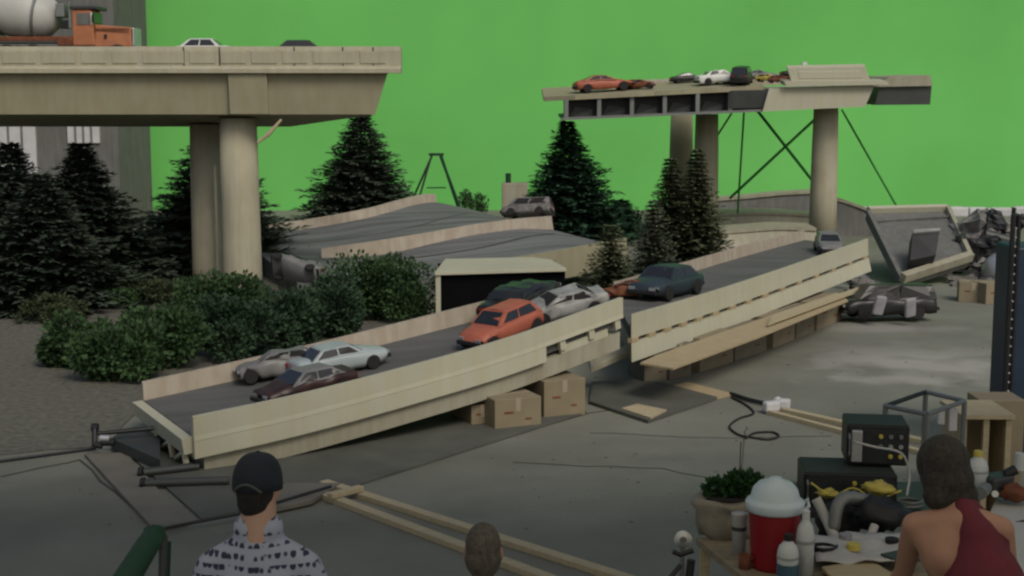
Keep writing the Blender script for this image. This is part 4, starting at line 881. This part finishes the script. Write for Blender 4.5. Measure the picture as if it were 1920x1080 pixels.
bottle('tall plain white bottle right of the red jug', 1508, 1080, .085, .33, 'bottle')
cup = thing('paper_cup', 'stack of white paper cups left of the red jug', 'cups', G(1385, 1040, TZ)); MB().lathe([(.032, 0), (.04, .21), (.043, .215)], (0, 0, 0), 18).build('cup_body', 'paper', cup, world=False, smooth=True); MB().lathe([(.0385, .13), (.0395, .15)], (0, 0, 0), 18).build('printed_mark', 'steeldk', cup, world=False)
mg = thing('mug', 'small brown mug at the foot of the paper cups', 'mug', G(1396, 1066, TZ)); MB().lathe([(.028, 0), (.032, .07), (.027, .07), (.024, .01)], (0, 0, 0), 16).build('mug_body', 'rust', mg, world=False, smooth=True); MB().path([(.03, 0, .055), (.052, 0, .05), (.052, 0, .025), (.03, 0, .015)], .006).build('handle', 'rust', mg, world=False)
# planter with plant
pl = thing('planter', 'canvas-wrapped planter with a leafy green plant at the back corner of the work table', 'planter', G(1362, 1002, TZ))
rg = []
for i, z in enumerate((0, .05, .11, .15, .18, .20)):
    a = (.14, .165, .17, .165, .185, .17)[i]; rg.append([Vector((math.cos(t) * a * (1 + .05 * math.sin(3 * t + i)), math.sin(t) * a * .8 * (1 + .06 * math.sin(5 * t + i * 2)), z + .012 * math.sin(4 * t + i))) for t in [6.2832 * k / 28 for k in range(28)]])
MB().loft(rg).build('wrap', 'canvas', pl, world=False, smooth=True); MB().lathe([(.10, .195), (.13, .215), (.02, .217)], (0, 0, 0), 20).build('soil', 'soil', pl, world=False)
fo = bushmesh(77, .15, .11, .13, 1500, .03); fo.v = [v + Vector((0.03, 0, .20)) for v in fo.v]; fo.build('plant', 'plant', pl, world=False, fix=False)
MB().cyl((.06, 0, .22), (.065, 0, .50), .003, n=5).build('stem', 'trunk', pl, world=False)
# canvas lump bag
# consoles
def console(label, pts, zb_, hgt, wd, dp, rz, kind):
    o = thing('electronics_case', label, 'electronics case', (*pts, zb_), rz, 'black electronics cases'); 
    MB().box((0, 0, hgt / 2), (wd, dp, hgt)).build('case', 'black', o, world=False, bevel=.008); MB().box((0, 0, hgt + .002), (wd * .96, dp * .94, .006)).build('top_plate', 'casetop', o, world=False)
    MB().box((0, -dp / 2 - .004, hgt / 2), (wd * .92, .01, hgt * .86)).build('front_panel', 'mixdark', o, world=False)
    rn = random.Random(int(wd * 1000))
    for r_i in range(3):
        for k in range(4):
            if rn.random() < .75: MB().lathe([(.012, 0), (.014, .012), (.01, .02)], (wd * (-.12 + .16 * k), -dp / 2 - .008, hgt * (.25 + .25 * r_i)), 10, (0, -1, 0)).build('knob', rn.choice(('paper', 'silver', 'yellow', 'steel')), o, world=False)
    if kind: MB().box((-wd * .34, -dp / 2 - .02, hgt * .5), (wd * .17, .03, hgt * .8)).build('silver_panel', 'silver', o, world=False, bevel=.006)
    MB().path([(-wd * .46, -dp / 2 - .01, hgt * .8), (-wd * .46, -dp / 2 - .04, hgt * .7), (-wd * .46, -dp / 2 - .04, hgt * .3), (-wd * .46, -dp / 2 - .01, hgt * .2)], .006).build('handle', 'steel', o, world=False)
    return o
t2 = thing('equipment_table', 'low table carrying the black electronics cases', 'table', (2.1, 7.9, 0))
MB().box((2.12, 7.85, .70), (1.05, .62, .04)).build('tabletop', 'steeldk', t2, bevel=.004)
for sx in (-.48, .48):
    for sy in (-.27, .27): MB().box((2.12 + sx, 7.85 + sy, .34), (.04, .04, .68)).build('leg', 'steel', t2)
c = P(1590, 905, 7.75); console('black electronics case with white and yellow knobs, the lower wide one', (c.x, 7.8), .722, .19, .52, .36, R(-6), 0)
c = P(1643, 860, 7.85); console('black electronics case with a silver panel, stacked on top of the wide one', (c.x, 7.9), .93, .23, .35, .30, R(-8), 1)
# cloths and small gear between
def arm(label, pts, r, m, nm, cat): return tag(MB().path(catmull([P(*q) for q in pts], 18), r, 10).build(nm, m, smooth=True), label, cat)
arm('fat grey bent hose arching in front of the electronics cases', [(1560, 1000, 7.1), (1575, 940, 7.15), (1610, 935, 7.2), (1660, 955, 7.2), (1700, 980, 7.2)], .035, 'steel', 'hose', 'hose')
arm('pale plastic tube leaning at the left of the grey hose', [(1530, 935, 7.2), (1550, 975, 7.15), (1575, 1030, 7.0)], .028, 'paper', 'tube', 'tube')
arm('short pale tube standing between hose and papers', [(1640, 985, 7.0), (1630, 1015, 6.95), (1632, 1045, 6.9)], .022, 'paper', 'tube', 'tube')
lump(P(1650, 905, 7.25), .06, 31, .6, sq=(1.4, 1, .7)); tag(lump(P(1645, 915, 7.4), .055, 31, .6, sq=(1.6, 1, .6)).build('work_glove', 'yellow', smooth=True), 'crumpled pale yellow glove on the wide electronics case', 'glove')
tag(lump(P(1550, 925, 7.5), .04, 33, .6, sq=(1.6, 1, .6)).build('work_glove', 'yellow', smooth=True), 'small yellow glove at the left end of the wide electronics case', 'glove')
tag(lump(P(1655, 965, 7.15), .10, 35, .5, sq=(1.5, 1, .8)).build('camera_bag', 'black', smooth=True), 'slumped black bag beneath the grey hose', 'bag')
tag(lump(P(1570, 975, 7.3), .10, 36, .5, sq=(1.2, 1, .9)).build('camera_bag', 'blacksoft', smooth=True), 'black bag beside the pale leaning tube', 'bag')
def cloth(label, pts, m, nm, cat, seed):
    rn = random.Random(seed); a, b, c_, d_ = [G(x, y, z) for x, y, z in pts]; n = 12; vs = []; fs = []
    for i in range(n + 1):
        for j in range(n + 1):
            p = a.lerp(b, i / n).lerp(d_.lerp(c_, i / n), j / n); p = p + Vector((0, 0, .035 * noise.noise(p * 9 + Vector((seed, 0, 0))) + .02)); vs.append(p)
    for i in range(n):
        for j in range(n): k = i * (n + 1) + j; fs.append((k, k + 1, k + n + 2, k + n + 1))
    o = MB().add(vs, fs).build(nm, m, smooth=True); so_ = o.modifiers.new('solid', 'SOLIDIFY'); so_.thickness = .006; return tag(o, label, cat)
cloth('rumpled pale cloth spread between the tubes and bottles', [(1530, 1062, .78), (1690, 1062, .78), (1720, 1005, .78), (1520, 1010, .78)], 'paper', 'cloth', 'cloth', 2)
tag(MB().slab([G(1540, 1062, .79), G(1600, 1120, .79), G(1700, 1090, .79), G(1630, 1048, .79)], .02).build('wooden_board', 'ply', bevel=.004), 'tan wooden board at the bottom between bottles and the person in maroon', 'board')
def coil(label, c, r, t, m, nm, cat, n=3):
    pts = []
    for k in range(n * 20 + 1): a = 2 * math.pi * k / 20; rr = r * (1 + .06 * math.sin(a * .37)); pts.append(c + Vector((math.cos(a) * rr, math.sin(a) * rr * .9, t + k * t * .08)))
    return tag(MB().path(pts, t, 6).build(nm, m), label, cat)
coil('coil of black cable lying at the left edge of the pale cloth', G(1545, 1035, .79), .06, .006, 'black', 'cable_coil', 'cable')
coil('coil of grey cord on the equipment table right of the black cases', G(1705, 950, .73), .07, .007, 'steel', 'cable_coil', 'cable')
for k, (x_, y_, m_, lb_) in enumerate(((1600, 1030, 'yellow', 'small yellow tape roll on the pale cloth'), (1672, 1020, 'blacksoft', 'small black tape roll on the pale cloth near the person in maroon'), (1585, 1012, 'seatgrey', 'small grey tape roll on the pale cloth beside the tube'))):
    tag(MB().lathe([(.018, 0), (.034, 0), (.034, .03), (.018, .03)], G(x_, y_, .80), 18).build('tape_roll', m_), lb_, 'tape')
tag(MB().box(G(1690, 1045, .81), (.12, .16, .012), rotz(.5)).build('clipboard', 'steeldk', bevel=.003), 'dark clipboard on the pale cloth beside the elbow of the person in maroon', 'clipboard')
arm('thin yellow cord hanging across the wide electronics case', [(1520, 905, 7.5), (1560, 930, 7.45), (1600, 915, 7.45), (1640, 935, 7.4), (1690, 920, 7.4)], .006, 'yellow', 'cord', 'cord')
arm('thin white cord draped over the upper electronics case', [(1600, 828, 7.6), (1640, 838, 7.55), (1690, 850, 7.6), (1705, 890, 7.6), (1700, 930, 7.5)], .007, 'paper', 'cord', 'cord')
# clamp light stand at lower left of table
cs = thing('clamp_lamp', 'white round clamp lamp on a black stand at the left of the work table', 'lamp', (G(1278, 1100, .6).x, 6.6, 0))
q = P(1281, 1012, 6.6); MB().lathe([(.045, 0), (.035, .03), (.012, .05)], q, 18, (0, 1, .2)).build('reflector', 'whitecar', cs, smooth=True)
MB().lathe([(.001, -.004), (.018, -.004), (.018, .01)], q, 12, (0, 1, .2)).build('bulb', 'steel', cs)
MB().cyl(q + Vector((0, .03, -.01)), (q.x, 6.62, 0), .012, n=8).build('pole', 'steel', cs)
MB().path([P(1262, 1034, 6.55), P(1275, 1040, 6.55), P(1300, 1032, 6.55)], .014).path([P(1296, 1050, 6.55), P(1292, 1085, 6.55)], .02).build('clamp', 'black', cs)
MB().path([P(1276, 1060, 6.55), P(1255, 1085, 6.5), P(1230, 1110, 6.5)], .012).build('cord', 'black', cs)
# right-hand clutter
t3 = thing('side_table', 'pale side table at the right edge behind the person in maroon', 'table', (2.6, 7.0, 0))
MB().slab([G(1835, 1010, .86), G(1860, 1080, .86), G(2050, 1060, .86), G(2050, 945, .86), G(1870, 930, .86)], .04).build('tabletop', 'paper', t3)
for q in ((2.55, 7.6), (3.2, 7.5), (2.6, 6.9), (3.2, 6.9)): MB().box((*q, .41), (.04, .04, .82)).build('leg', 'steel', t3)
o = bottle('big translucent white bottle with pale yellow cap right of the person in maroon', 1832, 1000, .11, .24, 'yellow'); o.location = P(1831, 925, 7.3)
MB().box((0, 0, 0), (.001, .001, .001))
cmr = thing('video_camera', 'grey and black camera among the clutter at the right edge', 'camera', P(1868, 935, 7.3))
MB().box(P(1868, 905, 7.3), (.16, .12, .09), rotz(.5)).build('camera_body', 'steeldk', cmr, bevel=.015); MB().cyl(P(1850, 915, 7.2), P(1838, 925, 7.1), .03, .035).build('lens', 'steel', cmr)
MB().cyl(P(1885, 890, 7.3), P(1905, 880, 7.3), .028).build('viewfinder', 'black', cmr); MB().cyl(P(1864, 926, 7.2), P(1866, 926, 7.15), .018).build('lens_cap', 'whitecar', cmr)
tag(lump(P(1905, 925, 7.2), .06, 44, .4, sq=(1.4, 1, .8)).build('red_rag', 'rust', smooth=True), 'dull reddish rag at the right edge beside the camera', 'rag')
tag(MB().cyl(P(1912, 880, 7.6), P(1914, 850, 7.6), .035, .03).build('white_can', 'bottle', smooth=False), 'small pale can at the right edge below the navy tower', 'can')
arm('thin black rod lying across the pale side table', [(1880, 985, 6.9), (1905, 980, 6.9), (1960, 970, 6.9)], .007, 'black', 'rod', 'rod')
# green folded chair lower left
gc = thing('folding_chair', 'folded dark green canvas chair at the bottom left', 'chair', (P(270, 1100, 5.6).x, 5.7, 0))
MB().path([P(292, 1000, 5.7), P(275, 1025, 5.6), P(235, 1090, 5.35), P(215, 1120, 5.25)], [.045, .05, .055, .055], 10).build('rolled_canvas', 'dkgreen', gc, smooth=True)
MB().path([P(306, 1005, 5.75), P(306, 1060, 5.7), P(303, 1120, 5.65)], .02, 8).build('post', 'steeldk', gc)
MB().lathe([(.03, 0), (.045, .01), (.045, .03), (.02, .04)], P(290, 1003, 5.7), 14).build('end_cap', 'black', gc)
MB().path([P(316, 1015, 5.8), P(312, 1120, 5.75)], .012, 8).build('strap', 'dkgreen', gc)
mb = MB()
for dx in (-.3, .05):
    mb.cyl((gc.location.x + dx, 5.4, 0), (gc.location.x + dx + .2, 5.8, .9), .015, n=8)
mb.build('leg', 'steeldk', gc)
# ------------------------------------------------------------------ PEOPLE
def blob(name, prims, m, parent, voxel=.014, smooth_it=4):
    mb = MB()
    for pr in prims:
        if pr[0] == 'c':
            _, a, ra, b, rb_ = pr; a = Vector(a); b = Vector(b); d = (b - a); L_ = d.length; d.normalize(); prof = []
            for i in range(5): t = math.pi / 2 * i / 4; prof.append((max(.0005, ra * math.sin(t)), -ra * math.cos(t)))
            for i in range(5): t = math.pi / 2 * i / 4; prof.append((max(.0005, rb_ * math.cos(t)), L_ + rb_ * math.sin(t)))
            mb.lathe(prof, a, 14, d)
        else:
            _, c, rad, rot = pr; rg = []; q = Euler(rot).to_matrix()
            for i in range(13):
                ph = math.pi * i / 12; rg.append([Vector(c) + q @ Vector((math.cos(t) * max(.01, math.sin(ph)) * rad[0], math.sin(t) * max(.01, math.sin(ph)) * rad[1], math.cos(ph) * rad[2])) for t in [6.28319 * k / 18 for k in range(18)]])
            mb.loft(rg)
    o = mb.build(name, m, parent)
    r = o.modifiers.new('remesh', 'REMESH'); r.mode = 'VOXEL'; r.voxel_size = voxel; r.use_smooth_shade = True
    s = o.modifiers.new('smooth', 'SMOOTH'); s.iterations = smooth_it; s.factor = .6
    return o
def C(a, ra, b, rb_): return ('c', a, ra, b, rb_)
def El(c, rad, rot=(0, 0, 0)): return ('e', c, rad, rot)
def head(c, turn=0, tilt=0):     # c centre; face towards +Y rotated by turn
    q = Euler((tilt, 0, turn)).to_matrix(); c = Vector(c); T = lambda x, y, z: c + q @ Vector((x, y, z))
    pr = [El(T(0, -.01, .02), (.076, .096, .105), (tilt, 0, turn)), El(T(0, .035, -.05), (.058, .062, .075), (tilt, 0, turn)),
          C(T(0, .09, .0), .010, T(0, .112, -.022), .013), El(T(-.08, .0, -.01), (.012, .022, .034), (tilt, 0, turn)), El(T(.08, .0, -.01), (.012, .022, .034), (tilt, 0, turn)),
          C(T(-.02, .09, -.062), .007, T(.02, .09, -.062), .007), C(T(0, .055, -.115), .02, T(0, .07, -.105), .018)]
    return pr, T
def hand(w_, d, n_, s):          # w_ wrist, d direction, n_ palm normal, s: thumb side (+1/-1)
    w_ = Vector(w_); d = Vector(d).normalized(); n_ = Vector(n_).normalized(); x = d.cross(n_).normalized() * s; pr = []
    for k in range(4): pr.append(C(w_ + x * (k - 1.5) * .012, .016, w_ + d * .085 + x * (k - 1.5) * .021, .011))
    for k, L_ in enumerate((.066, .076, .071, .056)):
        b = w_ + d * .09 + x * (1.5 - k) * .021; m_ = b + d * L_ * .5 - n_ * .006; e = m_ + d * L_ * .42 - n_ * .022; pr += [C(b, .0095, m_, .0088), C(m_, .0088, e, .0075)]
    b = w_ + d * .025 + x * .03; m_ = b + (d * .6 + x * .7) * .045; pr += [C(b, .013, m_, .011), C(m_, .011, m_ + (d * .9 + x * .2) * .032, .009)]
    return pr
def eyes(T, parent, z=.012):
    for sx in (-1, 1): MB().lathe([(.002, -.008), (.009, 0), (.002, .008)], T(sx * .03, .078, z), 10, (0, 1, 0)).build('eye', 'hairblack', parent)
# --- man in the navy cap
hc = P(484, 912, 5.2); hx = hc.x
m1 = thing('person', 'person seen from behind in a navy cap and blue patterned shirt, standing at bottom left', 'person', (hx, 5.25, 0))
hp, T = head((hc.x, 5.2, hc.z), -R(12), R(-6))
nk = Vector((hx + .005, 5.17, hc.z - .17)); sh = hc.z - .205
pr = hp + [C((hx + .003, 5.185, hc.z - .06), .068, nk, .070), C(nk, .07, (hx, 5.18, sh - .05), .09),
    C((hx - .16, 5.18, sh - .10), .052, (hx, 5.18, sh - .04), .06), C((hx + .16, 5.18, sh - .10), .052, (hx, 5.18, sh - .04), .06), El((hx, 5.18, sh - .17), (.165, .105, .17)), El((hx, 5.19, sh - .42), (.15, .10, .2)), El((hx, 5.19, .93), (.165, .11, .12))]
for s in (-1, 1):
    el = Vector((hx + s * .26, 5.2, sh - .32)); wr_ = Vector((hx + s * .12, 5.44, sh - .30)); pr += [C((hx + s * .18, 5.18, sh - .10), .052, el, .040), C(el, .040, wr_, .026)] + hand(wr_, (-s, .25, -.1), (0, 1, .1), s)
    kn = Vector((hx + s * .10, 5.24, .50)); an = Vector((hx + s * .11, 5.2, .09)); pr += [C((hx + s * .085, 5.2, .88), .085, kn, .055), C(kn, .055, an, .036), C(an, .04, (hx + s * .12, 5.36, .04), .035)]
blob('body', pr, 'skinpale', m1, .011, 3); eyes(T, m1)
hb = blob('hair', [El(T(0, -.028, -.005), (.076, .080, .095), (R(-6), 0, -R(12))), El(T(0, -.05, -.058), (.062, .046, .055))], 'hairblack', m1, .01, 3)
capm = MB(); rg = []
for i in range(11):
    ph = math.pi / 2 * i / 10; rr = math.cos(ph) ** .75 if i < 10 else .02; rg.append([T(math.cos(t) * rr * .094, math.sin(t) * rr * .112 - .008, .022 + .112 * math.sin(ph)) for t in [6.28319 * k / 28 for k in range(28)]])
rg = [[p - Vector((0, 0, .03)) for p in rg[0]]] + rg
cp_ = capm.loft(rg).build('cap', 'cap', m1, smooth=True)
MB().loft([[T(math.cos(t) * .078, math.sin(t) * .098 - .004 + ext, .012 - ext * .25) for t in [R(25 + 130 * k / 12) for k in range(13)]] for ext in (0, .03, .06)], caps=False, closed=False).build('brim', 'cap', cp_)
MB().path([T(math.cos(t) * .095, math.sin(t) * .114 - .008, -.005 + .03 * math.sin((t - R(235)) / R(70) * math.pi)) for t in [R(235 + 70 * k / 10) for k in range(11)]], .006).build('strap', 'steeldk', cp_)
MB().lathe([(.012, 0), (.008, .008), (.002, .01)], T(0, -.008, .130), 12).build('button', 'cap', cp_)
shm = bpy.data.materials.new('patterned_shirt'); shm.use_nodes = True; n = shm.node_tree; pb_ = n.nodes['Principled BSDF']; pb_.inputs['Roughness'].default_value = .9
tc = n.nodes.new('ShaderNodeTexCoord'); mp = n.nodes.new('ShaderNodeMapping'); mp.inputs['Scale'].default_value = (38, 20, 26); n.links.new(tc.outputs['Object'], mp.inputs[0])
vo = n.nodes.new('ShaderNodeTexVoronoi'); vo.inputs['Scale'].default_value = 1; vo.inputs['Randomness'].default_value = .55; n.links.new(mp.outputs[0], vo.inputs['Vector'])
wv = n.nodes.new('ShaderNodeTexWave'); wv.bands_direction = 'Z'; wv.inputs['Scale'].default_value = 7; wv.inputs['Distortion'].default_value = 1.2; n.links.new(tc.outputs['Object'], wv.inputs['Vector'])
r1 = n.nodes.new('ShaderNodeValToRGB'); r1.color_ramp.elements[0].position = .40; r1.color_ramp.elements[1].position = .52; r1.color_ramp.elements[0].color = (1, 1, 1, 1); r1.color_ramp.elements[1].color = (0, 0, 0, 1); n.links.new(vo.outputs['Distance'], r1.inputs[0])
r2 = n.nodes.new('ShaderNodeValToRGB'); r2.color_ramp.elements[0].position = .35; r2.color_ramp.elements[1].position = .6; n.links.new(wv.outputs[0], r2.inputs[0])
mu = n.nodes.new('ShaderNodeMath'); mu.operation = 'MULTIPLY'; n.links.new(r1.outputs[0], mu.inputs[0]); n.links.new(r2.outputs[0], mu.inputs[1])
mx = n.nodes.new('ShaderNodeMix'); mx.data_type = 'RGBA'; n.links.new(mu.outputs[0], mx.inputs[0]); mx.inputs[6].default_value = (.30, .33, .42, 1); mx.inputs[7].default_value = (.02, .026, .06, 1); n.links.new(mx.outputs[2], pb_.inputs['Base Color'])
M['shirt'] = shm
pr = [C((hx - .04, 5.175, hc.z - .175), .05, (hx + .05, 5.175, hc.z - .175), .05), C((hx - .165, 5.18, sh - .10), .066, (hx, 5.18, sh - .03), .085), C((hx + .165, 5.18, sh - .10), .066, (hx, 5.18, sh - .03), .085), C(nk, .066, (hx, 5.18, sh - .06), .11), El((hx, 5.18, sh - .19), (.185, .125, .18)), El((hx, 5.19, sh - .42), (.175, .12, .24))]
pr[0] = C((hx - .03, 5.175, hc.z - .158), .066, (hx + .035, 5.172, hc.z - .158), .066)
for s in (-1, 1): pr.append(C((hx + s * .18, 5.18, sh - .11), .066, (hx + s * .25, 5.2, sh - .28), .06))
blob('shirt', pr, 'shirt', m1, .013, 4)
pr = [El((hx, 5.19, .92), (.178, .125, .12))]
for s in (-1, 1): pr += [C((hx + s * .085, 5.2, .88), .1, (hx + s * .10, 5.24, .50), .075), C((hx + s * .10, 5.24, .50), .075, (hx + s * .11, 5.2, .12), .06)]
blob('trousers', pr, 'denim', m1, .016, 3)
# --- person in maroon tank top, leaning towards the table
hc = P(1772, 888, 5.2)
m2 = thing('person', 'person in maroon tank top with thick dark hair leaning over the equipment', 'person', (hc.x + .15, 5.1, 0))
hp, T = head((hc.x, 5.25, hc.z), R(14), R(-10))
sc_ = P(1806, 975, 5.12)        # between the shoulders
Ls = P(1716, 985, 5.18); Rs = P(1876, 992, 5.10); pv = Vector((sc_.x + .14, 5.0, .95)); ch = sc_.lerp(pv, .35)
pr = hp + [C((hc.x + .005, 5.22, hc.z - .06), .056, P(1795, 950, 5.17), .062), C(P(1795, 950, 5.17), .062, sc_ + Vector((0, .02, -.03)), .085), C(Ls, .052, sc_ + Vector((0, 0, -.01)), .075), C(Rs, .052, sc_ + Vector((0, 0, -.01)), .075),
    El(P(1790, 1035, 5.12), (.135, .095, .14), (0, R(-14), 0)), C(Ls + Vector((.02, 0, -.02)), .055, P(1775, 1040, 5.1), .085), C(P(1830, 1050, 5.1), .12, pv, .14)]
el = P(1694, 1075, 5.35); wr_ = P(1650, 1120, 5.62)
pr += [C(Ls, .052, el, .038), C(el, .038, wr_, .026)] + hand(wr_, (-.4, .9, -.15), (0, 0, 1), 1)
el = Vector((Rs.x + .08, 5.2, Rs.z - .27)); wr_ = el + Vector((-.02, .24, .02)); pr += [C(Rs, .052, el, .04), C(el, .04, wr_, .026)] + hand(wr_, (-.3, .9, 0), (0, 0, 1), -1)
for s in (-1, 1):
    kn = Vector((pv.x + s * .1, 5.05, .5)); an = Vector((pv.x + s * .13, 4.98, .09)); pr += [C(pv + Vector((s * .08, 0, -.05)), .09, kn, .056), C(kn, .056, an, .037), C(an, .04, an + Vector((0, .16, -.05)), .034)]
blob('body', pr, 'skin', m2, .012, 4); eyes(T, m2)
blob('hair', [El(T(0, -.018, .03), (.102, .11, .112)), El(T(.0, -.045, -.03), (.103, .085, .09)), C(T(-.045, -.05, -.09), .062, T(.055, -.05, -.095), .062), El(P(1782, 930, 5.2), (.105, .075, .045))], 'hair', m2, .01, 3)
# tank: body core, narrowing to a racer back at the neck
pr = [C(P(1806, 950, 5.12), .038, P(1832, 1005, 5.06), .075), C(P(1832, 1005, 5.06), .075, P(1842, 1085, 5.04), .150), C(P(1842, 1085, 5.05), .150, pv + Vector((0, 0, .02)), .165), C(P(1818, 952, 5.15), .04, P(1850, 1010, 5.12), .09)]
blob('tank_top', pr, 'tank', m2, .012, 4)
pr = [El(pv + Vector((0, 0, -.04)), (.18, .13, .12))]
for s in (-1, 1): pr += [C(pv + Vector((s * .08, 0, -.05)), .105, (pv.x + s * .1, 5.05, .5), .075), C((pv.x + s * .1, 5.05, .5), .075, (pv.x + s * .13, 4.98, .12), .06)]
blob('trousers', pr, 'denim', m2, .016, 3)
# --- seated person at bottom centre, only the back of the head shows
hc = P(906, 1035, 5.9)
m3 = thing('person', 'seated person at bottom centre showing only the back of a brown-haired head', 'person', (hc.x, 5.9, 0))
hp, T = head((hc.x, 5.9, hc.z - .0), R(0), 0)
sx, sy, sz = hc.x, 5.88, hc.z - .24
pr = hp + [C((sx, sy, hc.z - .06), .052, (sx, sy, sz), .065), C((sx - .17, sy, sz - .04), .055, (sx + .17, sy, sz - .04), .055), El((sx, sy, sz - .2), (.16, .1, .2)), El((sx, sy, sz - .36), (.16, .11, .13))]
hz = sz - .40
for s in (-1, 1):
    el = Vector((sx + s * .24, sy + .06, sz - .28)); wr_ = Vector((sx + s * .13, sy + .3, hz + .12)); kn = Vector((sx + s * .12, sy + .42, max(hz, .42))); an = Vector((sx + s * .12, sy + .4, .08))
    pr += [C((sx + s * .19, sy, sz - .05), .05, el, .04), C(el, .04, wr_, .026)] + hand(wr_, (-.1 * s, 1, -.2), (0, 0, 1), s) + [C((sx + s * .09, sy, hz), .08, kn, .055), C(kn, .055, an, .036), C(an, .038, an + Vector((0, .16, -.045)), .032)]
blob('body', pr, 'skin', m3, .012, 3); eyes(T, m3)
blob('hair', [El(T(0, -.012, .035), (.080, .10, .102)), El(T(0, -.035, -.02), (.082, .08, .085)), El(T(0, -.055, -.065), (.055, .04, .05))], 'hairbrown', m3, .01, 3)
pr = [C((sx - .18, sy, sz - .05), .066, (sx + .18, sy, sz - .05), .066), C((sx, sy, sz + .0), .075, (sx, sy, sz - .08), .12), El((sx, sy, sz - .2), (.185, .125, .21)), El((sx, sy, sz - .34), (.175, .13, .14))]
blob('shirt', pr, 'paper', m3, .014, 4)
pr = [El((sx, sy, hz + .0), (.175, .13, .1))]
for s in (-1, 1): pr += [C((sx + s * .09, sy, hz), .09, (sx + s * .12, sy + .42, max(hz, .42)), .072), C((sx + s * .12, sy + .42, max(hz, .42)), .07, (sx + s * .12, sy + .4, .12), .055)]
blob('trousers', pr, 'denim', m3, .016, 3)
sb = thing('stool', 'low stool under the seated person', 'stool', (sx, sy, 0)); MB().lathe([(.17, hz - .13), (.18, hz - .12), (.18, hz - .1), (.02, hz - .095)], (sx, sy, 0), 20).build('seat', 'black', sb)
for a in range(4): MB().cyl((sx + .1 * math.cos(a * 1.57 + .78), sy + .1 * math.sin(a * 1.57 + .78), hz - .125), (sx + .17 * math.cos(a * 1.57 + .78), sy + .17 * math.sin(a * 1.57 + .78), 0), .014, n=8).build('leg', 'steel', sb)
